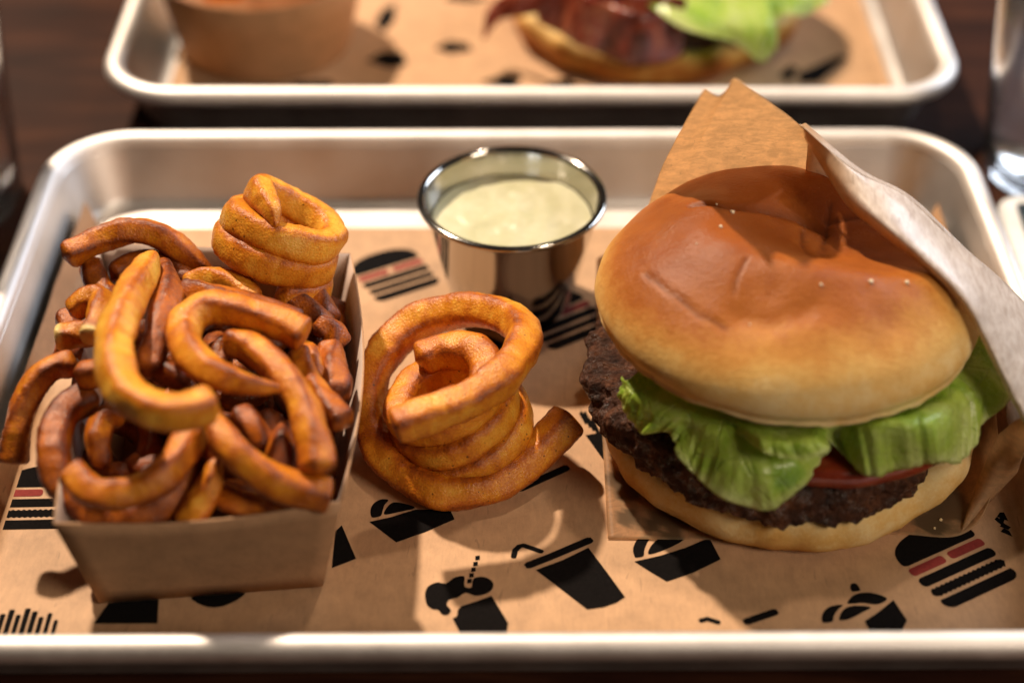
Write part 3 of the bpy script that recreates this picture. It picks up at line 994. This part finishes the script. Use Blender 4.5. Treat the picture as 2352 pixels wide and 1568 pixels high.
def top_bun(c, R, zl, h, name, parent, detail=True, seed=0, dent=None):
    nt, na = 84, 200
    vs, cru, crs = [], [], []
    dc = dent
    for i in range(na):
        th = 2 * pi * i / na
        wob = 1 - 0.12 * exp(-((th - 0.75) / 0.55) ** 2) - 0.055 * exp(-((th - 2.45) / 0.5) ** 2) + 0.018 * noise.noise(Vector((cos(th) * 1.3, sin(th) * 1.3, seed + 2))) + 0.012 * noise.noise(Vector((cos(th) * 4, sin(th) * 4, seed)))
        for k in range(nt + 1):
            t = k / nt
            if t < 0.70:
                a = t / 0.70 * pi / 2
                r = R * sin(a) ** 0.98
                z = zl + 0.52 + h * max(0.0, cos(a)) ** 1.12
            elif t < 0.82:
                s = (t - 0.70) / 0.12
                r = R * (1 - 0.055 * s * s)
                z = zl + 0.52 - 0.52 * s
            else:
                s = (t - 0.82) / 0.18
                r = R * 0.945 * (1 - s)
                z = zl - 0.12 * sin(min(1, s * 5) * pi / 2) + 0.25 * s
            x, y = c.x + r * wob * cos(th), c.y + r * wob * sin(th)
            hgt = (z - zl) / (h + 0.52)
            z += -0.012 * (x - c.x) + 0.012 * (y - c.y)
            lipn = exp(-((t - 0.82) / 0.05) ** 2)
            z += lipn * (0.11 * fbm(Vector((x * 1.6, y * 1.6, 4 + seed)), 5))
            if t > 0.74:
                bul = 1 + 0.034 * exp(-((t - 0.815) / 0.022) ** 2) + 0.008 * lipn * fbm(Vector((x * 2.2, y * 2.2, z * 2.2)), 4)
                x, y = c.x + (x - c.x) * bul, c.y + (y - c.y) * bul
            top = sstep(0.25, 0.8, hgt) * (t < 0.7)
            z += 0.16 * fbm(Vector((x * 0.33, y * 0.33, 1.5 + seed)), 3) * top
            q = Vector((x, y, 0))
            cs = 0.0
            if dc is not None and t < 0.72:
                dx, dy = (x - dc.x), (y - dc.y)
                dz = exp(-((dx / (2.3 if dx < 0 else 2.9)) ** 2 + (dy / (1.45 if dy < 0 else 1.9)) ** 2) ** 1.15)
                z -= 0.92 * dz
                z += 0.22 * exp(-(((sqrt((dx / 2.9) ** 2 + (dy / 2.1) ** 2)) - 1.25) / 0.35) ** 2)
            if detail and t < 0.72:
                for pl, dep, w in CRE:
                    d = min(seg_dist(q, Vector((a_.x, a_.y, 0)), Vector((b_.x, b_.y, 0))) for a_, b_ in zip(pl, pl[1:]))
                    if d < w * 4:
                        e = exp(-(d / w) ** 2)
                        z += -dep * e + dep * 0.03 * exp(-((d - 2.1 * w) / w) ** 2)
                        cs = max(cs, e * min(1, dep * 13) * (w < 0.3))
            vs.append(Vector((x, y, z)))
            lf = 0.16 * max(0, cos(th - 2.9))
            cru.append(0.14 * sstep(0.10, 0.2, hgt) + (0.62 + lf) * sstep(0.30 - lf, 0.95 - 1.5 * lf, hgt) + 0.12 * sstep(0.7, 1.0, hgt) if t < 0.7 else (0.02 if t < 0.82 else 0.0) + 0.08 * (0.82 - t) / 0.12 * (t < 0.82))
            crs.append(cs)
    return mesh(name, vs, grid_faces(na, nt + 1, wrap_u=True), M_BUN, parent, recalc=True, attrs={'crust': cru, 'crease_shade': crs})


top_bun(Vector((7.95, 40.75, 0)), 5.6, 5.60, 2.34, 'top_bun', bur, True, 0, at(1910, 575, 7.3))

def disc(c, R, z0, z1, amp, fr, seed, na=200, bulge=0.25, rfun=None):
    """a lumpy disc: rounded side, bumpy all over"""
    prof = []
    H = (z1 - z0) / 2
    zc = (z0 + z1) / 2
    for k in range(8): prof.append((R * k / 8 * 0.93, z1))
    for k in range(25):
        a = pi / 2 - pi * k / 24
        prof.append((R * 0.93 + R * 0.07 * max(0, cos(a)) ** 0.7 * 1.0, zc + H * sin(a)))
    for k in range(7, -1, -1): prof.append((R * k / 8 * 0.93, z0))
    vs = []
    for i in range(na):
        th = 2 * pi * i / na
        f = rfun(th) if rfun else 1
        for r, z in prof:
            p = Vector((c.x + r * f * cos(th), c.y + r * f * sin(th), z))
            n = Vector((cos(th), sin(th), 0.35 * (z - zc) / H))
            d = amp * fbm(p * fr + Vector((seed, seed, seed)), 5)
            d += amp * 0.8 * (0.5 - noise.voronoi(p * fr * 1.7 + Vector((seed, 0, 0)))[0][0])
            d += amp * 0.38 * (0.5 - noise.voronoi(p * fr * 4.2 + Vector((seed, 3, 0)))[0][0])
            vs.append(p + n * d * min(1, r / (0.5 * R)))
    return vs, grid_faces(na, len(prof), wrap_u=True)


vs, fs = disc(Vector((8.0, 40.6, 0)), 5.38, 1.85, 3.22, 0.28, 1.2, 4, 400, rfun=lambda th: 1 + 0.08 * max(0, cos(th - 2.95)) ** 3 + 0.015 * sin(3 * th))
vs = [v + Vector((0, 0, 0.05 * max(0, 7.5 - v.x))) for v in vs]
mesh('patty', vs, fs, M_PATTY, bur, recalc=True)
vs, fs = disc(Vector((9.0, 40.3, 0)), 5.0, 3.15, 3.85, 0.05, 0.8, 9, 120)
mesh('tomato_slice', vs, fs, M_TOM, bur, recalc=True)


def bottom_bun(c, R, z0, h, parent, seed=1, name='bottom_bun', brown=0.0):
    na, nt = 200, 30
    vs, cru = [], []
    for i in range(na):
        th = 2 * pi * i / na
        w = 1 + 0.035 * noise.noise(Vector((cos(th) * 1.5, sin(th) * 1.5, seed))) + 0.02 * noise.noise(Vector((cos(th) * 6, sin(th) * 6, seed)))
        tear = exp(-((th - 5.35) / 0.16) ** 2)            # the notch at the front right
        w *= 1 - 0.05 * tear
        lobe = sstep(5.35, 5.6, th) if th > 3 else 0
        w *= 1 + 0.05 * lobe * exp(-((th - 5.75) / 0.4) ** 2)
        for k in range(nt + 1):
            t = k / nt
            if t < 0.35:
                r = R * 0.9 * t / 0.35; z = z0
            elif t < 0.65:
                a = -pi / 2 + (t - 0.35) / 0.30 * pi * 0.86
                r = R * (0.9 + 0.1 * max(0.0, cos(a)) ** 0.8); z = z0 + h * (0.5 + 0.5 * sin(a))
            else:
                s = (t - 0.65) / 0.35
                r = R * 0.93 * (1 - s); z = z0 + h * 0.95
            x, y = c.x + r * w * cos(th), c.y + r * w * sin(th)
            side = exp(-((t - 0.58) / 0.12) ** 2)
            z += side * (0.20 * fbm(Vector((x * 0.9, y * 0.9, seed)), 5) + 0.10 * noise.noise(Vector((x * 4, y * 4, seed)))) - 0.35 * tear * side
            z += sstep(0.8, 1.0, r / R) * 0.35 * lobe
            vs.append(Vector((x, y, max(z, z0 - 0.02))))
            cru.append(brown * sstep(0.68, 0.5, t) + 0.30 * sstep(0.66, 0.42, t) * (0.6 + 0.9 * fbm(Vector((x * 0.45, y * 0.45, z)), 3)) + 0.02 + 0.25 * max(0, fbm(Vector((x * 0.9, y * 0.9, 3 + z)), 3)) * sstep(0.75, 0.5, t))
    return mesh(name, vs, grid_faces(na, nt + 1, wrap_u=True), M_BUN, parent, recalc=True, attrs={'crust': cru, 'crease_shade': [0.0] * len(vs)})


bottom_bun(Vector((8.35, 40.95, 0)), 5.6, FLOOR + 0.16, 1.5, bur)


def leaf(stations, parent, seed, name='lettuce_leaf', ns=150, nr=34, ruff=0.12, ctr=BC, inner_r=3.6, inner_z=5.25, M=None):
    """each station: list of points from under the bun to the outer edge"""
    cols = []
    for st in stations:
        o = st[-1]
        d = Vector((o.x - ctr.x, o.y - ctr.y, 0)).normalized()
        cols.append([Vector((ctr.x, ctr.y, inner_z)) + d * inner_r] + list(st))
    vs, rib = [], []
    for i in range(ns + 1):
        u = i / ns
        row = [cr([c[k] for c in cols], u) for k in range(len(cols[0]))]
        for j in range(nr + 1):
            v = j / nr
            p = cr(row, v)
            d = Vector((p.x - ctr.x, p.y - ctr.y, 0)).normalized()
            e = sstep(0.35, 1, v)
            w = ruff * e * (noise.noise(Vector((u * len(cols) * 1.3, v * 1.2, seed))) + 0.5 * noise.noise(Vector((u * len(cols) * 3.4, v * 2.5, seed + 9))))
            w += ruff * 0.55 * e ** 3 * noise.noise(Vector((u * len(cols) * 5.5, v * 1.5, seed + 21))) * 0.6 * (1 if ruff > 0.05 else 0)
            p = p + d * (w + 0.35 * max(0, ruff - 0.05)) + Vector((0, 0, 0.6 * w))
            vs.append(p)
            rib.append(0.8 * exp(-((v - 1) / 0.08) ** 2) + 0.8 * max(0, noise.noise(Vector((u * len(cols) * 0.9, v * 0.6, seed + 4)))))
    return mesh(name, vs, grid_faces(ns + 1, nr + 1), M or M_LET, parent, attrs={'rib': rib}, thick=0.025)


def sts(*rows):
    return [[at(*p) for p in r] for r in rows]


leaf(sts([(1450, 868, 4.95), (1436, 866, 4.7), (1432, 862, 4.6)], [(1460, 880, 4.9), (1440, 900, 4.6), (1426, 918, 4.2)], [(1490, 905, 4.9), (1465, 940, 4.4), (1452, 966, 3.9)], [(1530, 925, 4.9), (1500, 970, 4.3), (1480, 995, 3.8)],
         [(1570, 938, 4.9), (1550, 970, 4.5), (1535, 990, 4.1)], [(1600, 945, 4.9), (1585, 990, 4.3), (1556, 1040, 3.95)], [(1640, 955, 4.9), (1626, 1025, 4.3), (1600, 1092, 3.6)],
         [(1690, 962, 4.9), (1684, 1060, 4.3), (1664, 1142, 3.3)], [(1740, 966, 4.9), (1745, 1075, 4.2), (1760, 1168, 3.0)], [(1790, 968, 4.8), (1805, 1065, 4.3), (1828, 1128, 3.45)],
         [(1830, 968, 4.8), (1860, 1020, 4.3), (1893, 1050, 3.9)], [(1860, 968, 4.9), (1890, 990, 4.6), (1912, 1012, 4.4)]), bur, 3, ruff=0.20)
leaf(sts([(1660, 955, 5.0), (1666, 955, 4.9), (1670, 957, 4.85)], [(1690, 962, 5.0), (1694, 978, 4.9), (1698, 992, 4.8)], [(1740, 968, 5.0), (1745, 1002, 5.25), (1752, 1034, 5.0)], [(1790, 970, 5.0), (1810, 1012, 5.3), (1828, 1052, 5.0)],
         [(1840, 970, 5.0), (1865, 1002, 5.4), (1900, 1034, 5.15)], [(1870, 968, 5.0), (1885, 980, 5.0), (1902, 992, 5.0)]), bur, 17, ruff=0.16, inner_r=3.9)
leaf(sts([(1880, 966, 5.0), (1890, 985, 4.8), (1895, 1000, 4.6)], [(1920, 962, 5.0), (1925, 1000, 4.5), (1938, 1045, 4.0)], [(1960, 955, 5.1), (1968, 985, 5.2), (1986, 1088, 4.0)], [(2010, 945, 5.1), (2030, 975, 5.55), (2050, 1082, 4.0)],
         [(2060, 930, 5.1), (2100, 972, 5.6), (2115, 1064, 4.0)], [(2100, 910, 5.1), (2150, 958, 5.5), (2160, 1058, 4.0)], [(2140, 890, 5.2), (2200, 930, 4.9), (2205, 1058, 3.6)], [(2180, 860, 5.2), (2240, 905, 4.8), (2250, 985, 4.1)],
         [(2215, 830, 5.3), (2280, 880, 5.0), (2312, 908, 4.6)], [(2240, 800, 5.4), (2285, 830, 5.2), (2302, 850, 5.0)], [(2255, 770, 5.6), (2272, 785, 5.5), (2280, 790, 5.4)]), bur, 29, ruff=0.22)
leaf(sts([(1560, 935, 4.6), (1575, 1000, 4.0), (1585, 1035, 3.7)], [(1600, 950, 4.6), (1608, 1010, 4.0), (1612, 1042, 3.6)], [(1650, 960, 4.6), (1660, 1040, 4.0), (1665, 1075, 3.6)]), bur, 37, 'cheese_slice', ruff=0.02, inner_z=4.5, M=M_CHEESE, ns=20, nr=10)

# ------------------------------------------------------------------ burger wrapper
wr = empty('burger_wrapper', (8.5, 43, FLOOR + 0.08), 'brown greaseproof paper wrapper folded into a pocket around the front burger', 'paper wrapper')


def patch(name, cols, parent, mat, nu=60, nv=40, amp=0.05, seed=0, grease=None, thick=0.022, out=None):
    vs, gr, ou = [], [], []
    for i in range(nu + 1):
        u = i / nu
        row = [cr([c[k] for c in cols], u) for k in range(len(cols[0]))]
        for j in range(nv + 1):
            p = cr(row, j / nv)
            q = p * 0.45 + Vector((seed, 0, 0))
            p = p + Vector((0.6, -0.8, 0.5)) * (amp * fbm(q, 4))
            vs.append(p)
            gr.append(grease(p) if grease else 0.0)
            ou.append(out(u, j / nv) if out else 0.0)
    return mesh(name, vs, grid_faces(nu + 1, nv + 1), mat, parent, attrs={'grease': gr, 'flap_glare': ou}, thick=thick)


# near layer with the upright corner
ncols = []
for ub, ut, vt, yt, b in ((1478, 1620, 203, 41.3, (4.6, 46.3)), (1496, 1641, 219, 41.6, (5.2, 46.6)), (1512, 1656, 221, 41.8, (5.8, 46.8)), (1535, 1676, 199, 41.6, (6.6, 47.0)),
                          (1560, 1692, 182, 41.5, (7.4, 47.1)), (1650, 1762, 231, 42.3, (9.0, 47.0)), (1760, 1822, 276, 43.0, (10.4, 46.8)), (1900, 1884, 330, 43.9, (12.0, 46.0))):
    c_ = [Vector((b[0], b[1], 2.6))]
    for t in (0.0, 0.36, 0.70, 1.0):
        c_.append(aty(ub + (ut - ub) * t ** 1.45, 530 + (vt - 530) * t, 46.0 + (yt - 46.0) * t ** 1.25))
    ncols.append(c_)
patch('near_layer', ncols, wr, M_WRAP, nu=110, nv=50, seed=2, amp=0.06)
TOPS = [aty(1835, 286, 42.9), at(1962, 390, 9.5), at(2082, 452, 8.8), at(2200, 562, 7.7), at(2292, 640, 6.8), at(2372, 725, 5.9), at(2440, 840, 4.9), at(2470, 990, 3.9)]
LOWS = [aty(1848, 318, 43.15), at(1942, 466, 8.7), at(2018, 532, 8.45), at(2112, 606, 7.95), at(2200, 694, 7.25), at(2254, 778, 6.55), at(2300, 872, 5.7), at(2362, 985, 4.6)]
LIPS = [aty(1845, 308, 43.05), at(1945, 430, 9.2), at(2032, 512, 8.95), at(2125, 590, 8.4), at(2214, 680, 7.6), at(2268, 765, 6.8), at(2318, 860, 5.9), at(2378, 978, 4.75)]
cols = []
for a, l, b in zip(LOWS, LIPS, TOPS):
    if l is None:
        cols.append([a, a.lerp(b, 0.33), a.lerp(b, 0.67), b])
    else:
        cols.append([a, l, l.lerp(b, 0.5) + Vector((0.05, 0, 0.10)), b])
patch('folded_flap', cols, wr, M_WRAP2, nu=110, nv=48, seed=5, amp=0.05, out=lambda u, v: sstep(0.04, 0.22, u + 0.14 * (v - 0.5)) * sstep(0.02, 0.30, v + 0.7 * max(0, u - 0.45)))  # painted glare, fading to tan at the free edge
back = []
for i, b in enumerate(TOPS):
    back.append([b, b + Vector((0.45, 0.9, -0.9)), Vector((min(b.x + 0.8, 15.2), b.y + 1.6, max(0.5, b.z * 0.5))), Vector((min(b.x + 0.7, 15.2), b.y + 1.9, 0.5))])
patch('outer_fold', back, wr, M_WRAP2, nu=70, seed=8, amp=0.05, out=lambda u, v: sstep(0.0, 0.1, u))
SPOT = [(at(1440, 1190, .4), 0.42), (at(1500, 1205, .4), 0.4), (at(1545, 1225, .4), 0.35), (at(1420, 1110, .4), 0.55), (at(1440, 1130, .4), 0.6), (at(1520, 1190, .4), 0.5), (at(1560, 1200, .4), 0.5), (at(2180, 1170, .4), 0.9), (at(2140, 1200, .4), 0.6)]


def gfun(p):
    g = 0.0
    for c, r in SPOT:
        d = Vector((p.x - c.x, p.y - c.y, 0)).length / r + 0.35 * noise.noise(p * 2.2)
        g = max(g, 1 - sstep(0.7, 0.9, d))
    return g


zf = FLOOR + 0.095
outer = [(1396, 1236), (1640, 1238), (1850, 1232), (2060, 1226), (2205, 1228), (2272, 1150), (2292, 1000)]
bot = []
for (u, v), zz in zip(outer, (zf, zf, zf, zf, zf + 0.05, 0.9, 2.2)):
    o = at(u, v, zz)
    bot.append(o)
inn = [at(1372, 770, 0.9), Vector((4.5, 44.5, zf)), Vector((7, 45, zf)), Vector((9, 45, zf)), Vector((11.5, 44.5, zf)), Vector((14.2, 43, 0.8)), Vector((14.9, 42, 2.0))]
patch('base_sheet', [[i_, i_.lerp(b, 0.33), i_.lerp(b, 0.67), b] for i_, b in zip(inn, bot)], wr, M_WRAP, nu=90, nv=70, amp=0.0, grease=gfun, thick=0.015)
patch('left_corner', [[at(1376, 800, zf + 0.03), at(1371, 690, 1.1), at(1371, 594, 2.1)], [Vector((3.2, 43.6, zf + 0.03)), at(1410, 660, 1.4), at(1410, 572, 2.5)], [Vector((4.4, 45.6, zf + 0.03)), at(1460, 640, 1.6), at(1462, 546, 3.0)]], wr, M_WRAP, nu=20, nv=20, amp=0.02)
patch('right_side', [[at(2205, 1226, zf + .03), at(2240, 1120, 1.0), at(2290, 1000, 2.6)], [at(2275, 1150, 0.75), at(2310, 1060, 2.2), at(2345, 960, 4.4)], [at(2335, 1085, 1.6), at(2352, 1040, 3.0), at(2372, 985, 4.7)]], wr, M_WRAP, nu=24, nv=24, amp=0.02)
# ------------------------------------------------------------------ things on the rear tray
RC = Vector((-10.4, 66.3, FLOOR + 0.1))
pot = empty('fries_cup', RC, 'blurred round kraft paper cup of fries on the rear tray', 'fries cup')
pr = [(0.0, 0.0), (3.45, 0.0), (3.6, 0.1), (4.30, 3.6), (4.37, 3.66), (4.33, 3.56), (3.55, 0.2), (0.0, 0.14)]
vs, fs = lathe(pr, RC, 72)
mesh('cup_body', vs, fs, M_CUP, pot, attrs={'grease': [0.0] * len(vs)})
for k in range(16):
    a = rnd.uniform(0, 2 * pi)
    rr = rnd.uniform(0.4, 2.9)
    c = RC + Vector((rr * cos(a), rr * sin(a) * 0.9, 3.2 + 1.2 * rnd.random()))
    q = rnd.uniform(0, 2 * pi)
    pts = [c + Vector((1.0 * cos(q + t), 1.0 * sin(q + t), 0.2 * t)) for t in (0, .6, 1.2, 1.8, 2.4)]
    fry('pale yellow curly fry in the blurred kraft cup on the rear tray', pts, 0.46, ('blunt', 'blunt'), 0.0, 100 + k, group='curly fries in the rear cup', K=12)

RB = Vector((6.0, 68.2, 0))
rb = empty('burger', (RB.x, RB.y, FLOOR + 0.1), 'bacon burger with lettuce hanging out on the rear tray, blurred at the top edge', 'burger', 'burgers on the trays')
bottom_bun(RB, 6.1, FLOOR + 0.16, 1.5, rb, 7, brown=0.35)
vs, fs = disc(RB + Vector((0.2, 0, 0)), 5.75, 1.75, 3.2, 0.26, 1.25, 14, 140)
mesh('patty', vs, fs, M_PATTY, rb, recalc=True)


def bacon(pts, w, parent, seed):
    P, L = resample([Vector(p) for p in pts], 0.2)
    vs = []
    for i, p in enumerate(P):
        s = L * i / (len(P) - 1)
        for j in range(9):
            t = j / 8 - 0.5
            vs.append(p + Vector((0.15 * t, 0.25 * t * w, t * w)) + Vector((0, -1, 0.3)) * (0.22 * sin(s * 2.6 + seed) + 0.12 * noise.noise(Vector((s, t * 2, seed)))))
    return mesh('bacon_rasher', vs, grid_faces(len(P), 9), M_BAC, parent, thick=0.14)


bacon(pz((1240, -10, 3.4), (1300, 25, 3.4), (1370, 60, 3.3), (1440, 85, 3.2), (1520, 92, 3.1), (1570, 70, 3.1)), 2.0, rb, 1)
bacon(pz((1360, 0, 3.9), (1420, 20, 3.9), (1490, 30, 3.9), (1570, 40, 3.8)), 1.5, rb, 4)
bacon(pz((1115, 60, 2.2), (1140, 30, 2.6), (1180, 10, 3.0), (1260, 0, 3.6)), 1.0, rb, 9)
leaf(sts([(1470, -30, 4.4), (1480, -10, 4.3), (1490, 10, 4.2)], [(1530, -20, 4.4), (1545, 20, 4.2), (1560, 60, 3.9)], [(1590, -20, 4.4), (1610, 40, 4.1), (1625, 82, 3.7)], [(1650, -20, 4.4), (1680, 50, 4.0), (1690, 100, 3.4)],
         [(1690, -20, 4.4), (1730, 60, 3.9), (1745, 142, 2.8)], [(1720, -20, 4.4), (1765, 50, 4.0), (1778, 110, 3.1)], [(1740, -25, 4.4), (1770, 0, 4.3), (1790, 40, 3.9)], [(1780, -40, 4.4), (1830, 0, 4.3), (1850, 35, 3.9)], [(1830, -60, 4.4), (1880, -30, 4.3), (1905, 0, 4.1)]),
     rb, 51, ctr=RB, ruff=0.2)
top_bun(RB + Vector((0.2, 1.4, 0)), 5.4, 5.3, 3.0, 'top_bun', rb, False, 3, None)

# ------------------------------------------------------------------ drinking glasses and the device
def tumbler(c, rb_, rt, h, label, group, ribs=False):
    g = empty('drinking_glass', c, label, 'glass', group)
    pr = [(0.0, 0.02), (rb_ - 0.15, 0.02), (rb_, 0.18)]
    for k in range(1, 13):
        t = k / 12
        pr.append((rb_ + (rt - rb_) * t, 0.18 + (h - 0.18) * t))
    pr += [(rt - 0.08, h + 0.08), (rt - 0.2, h)]
    for k in range(11, -1, -1):
        t = k / 12
        pr.append((rb_ + (rt - rb_) * t - 0.24, 0.5 + (h - 0.5) * t))
    pr.append((rb_ - 0.5, 0.36)); pr.append((0.0, 0.34))
    vs, fs = lathe(pr, c, 72)
    if ribs:
        for i, v in enumerate(vs):
            z = v.z - c[2]
            if z < 4.5:
                d = Vector((v.x - c[0], v.y - c[1], 0))
                k = 0.08 * noise.noise(v * 1.9) * sstep(4.5, 3.0, z)
                vs[i] = v + d.normalized() * k if d.length > rb_ - 0.1 else v
    mesh('glass_body', vs, fs, M_GLASS, g, recalc=True)
    wpr = [(0.0, 0.355), (rb_ - 0.52, 0.375)]
    hw = h * 0.62
    for k in range(0, 8):
        t = (k / 7) * (hw - 0.5) / (h - 0.5)
        wpr.append((rb_ + (rt - rb_) * t - 0.255, 0.5 + (h - 0.5) * t))
    wpr.append((0.0, hw))
    vs, fs = lathe(wpr, c, 48)
    w = mesh('drink', vs, fs, M_WATER, base=(c[0], c[1], 0.8), recalc=True)
    return g, w


M_WATER = m_glass('drinking_water', (0.98, 0.98, 0.96))
M_WATER.node_tree.nodes['Principled BSDF'].inputs['IOR'].default_value = 1.33
g, w = tumbler((21.05, 56.7, 0), 3.0, 4.0, 12, 'clear drinking glass of water standing at the right beside the rear tray', 'drinking glasses on the table')
tag(w, 'clear water inside the drinking glass at the right', 'drink', 'water in the glasses')
g, w = tumbler((-21.6, 54.4, 0), 3.3, 4.1, 12, 'clear drinking glass with textured base at the left edge behind the front tray', 'drinking glasses on the table', True)
tag(w, 'clear water inside the drinking glass at the left edge', 'drink', 'water in the glasses')

M_WHITE = m_plain('white_gloss_plastic', (0.80, 0.82, 0.84), 0.25, 0.5, var=0.03)
M_SCREEN = m_plain('dark_glass_face', (0.03, 0.045, 0.06), 0.08, 0.6, var=0.1)
ph = empty('phone', (20.9, 48.6, 0), 'flat white edged device with a dark face lying right of the front tray', 'phone')
hx, hy = 3.4, 5.2
vs, fs = sweep([(0.12, 0.03), (0.0, 0.15), (0.0, 0.62), (0.10, 0.72), (0.3, 0.75)], hx, hy, 0.9, (20.9, 48.6), radians(-3), True, True)
mesh('case', vs, fs, M_WHITE, ph, recalc=True)
vs, fs = sweep([(0.62, 0.757), (0.64, 0.765)], hx, hy, 0.9, (20.9, 48.6), radians(-3), False, True)
mesh('screen', vs, fs, M_SCREEN, ph)

# ------------------------------------------------------------------ salt grains and crumbs, set down on the surfaces they lie on
def grain(name, u, v, r, mat, parent):
    dg = bpy.context.evaluated_depsgraph_get()
    o = Vector((0, 0, CAMH)) * S
    d = (at(u, v, 1.0) * S - o).normalized()
    hit, loc, nrm, *_ = scn.ray_cast(dg, o, d)
    c = loc / S
    bm = bmesh.new()
    bmesh.ops.create_icosphere(bm, subdivisions=1, radius=r)
    vs = [c + Vector(v_.co) * (1 + 0.4 * noise.noise(Vector(v_.co) * 20 + c)) + Vector((0, 0, r * 0.3)) for v_ in bm.verts]
    for i, v_ in enumerate(bm.verts): v_.index = i
    fs = [tuple(v_.index for v_ in f.verts) for f in bm.faces]
    bm.free()
    return mesh(name, vs, fs, mat, parent)


bpy.context.view_layer.update()
for u, v, r in ((1682, 488, 0.07), (1655, 522, 0.06), (1646, 470, 0.04), (2000, 648, 0.07), (2082, 650, 0.065), (1886, 655, 0.05), (1722, 745, 0.03), (1600, 560, 0.03)):
    grain('salt_grain', u, v, r, M_SALT, bur)

for u, v, r, lab in ((2160, 1194, 0.06, 'tiny pale bread crumb farther from the bun on the shaded wrapper'), (2146, 1213, 0.05, 'tiny pale bread crumb close below the bottom bun on the shaded wrapper')):
    tag(grain('bread_crumb', u, v, r, M_CRUMB, None), lab, 'crumb', 'crumbs on the burger wrapper')

for o in list(bpy.data.objects):
    if '_o' in o: del o['_o']
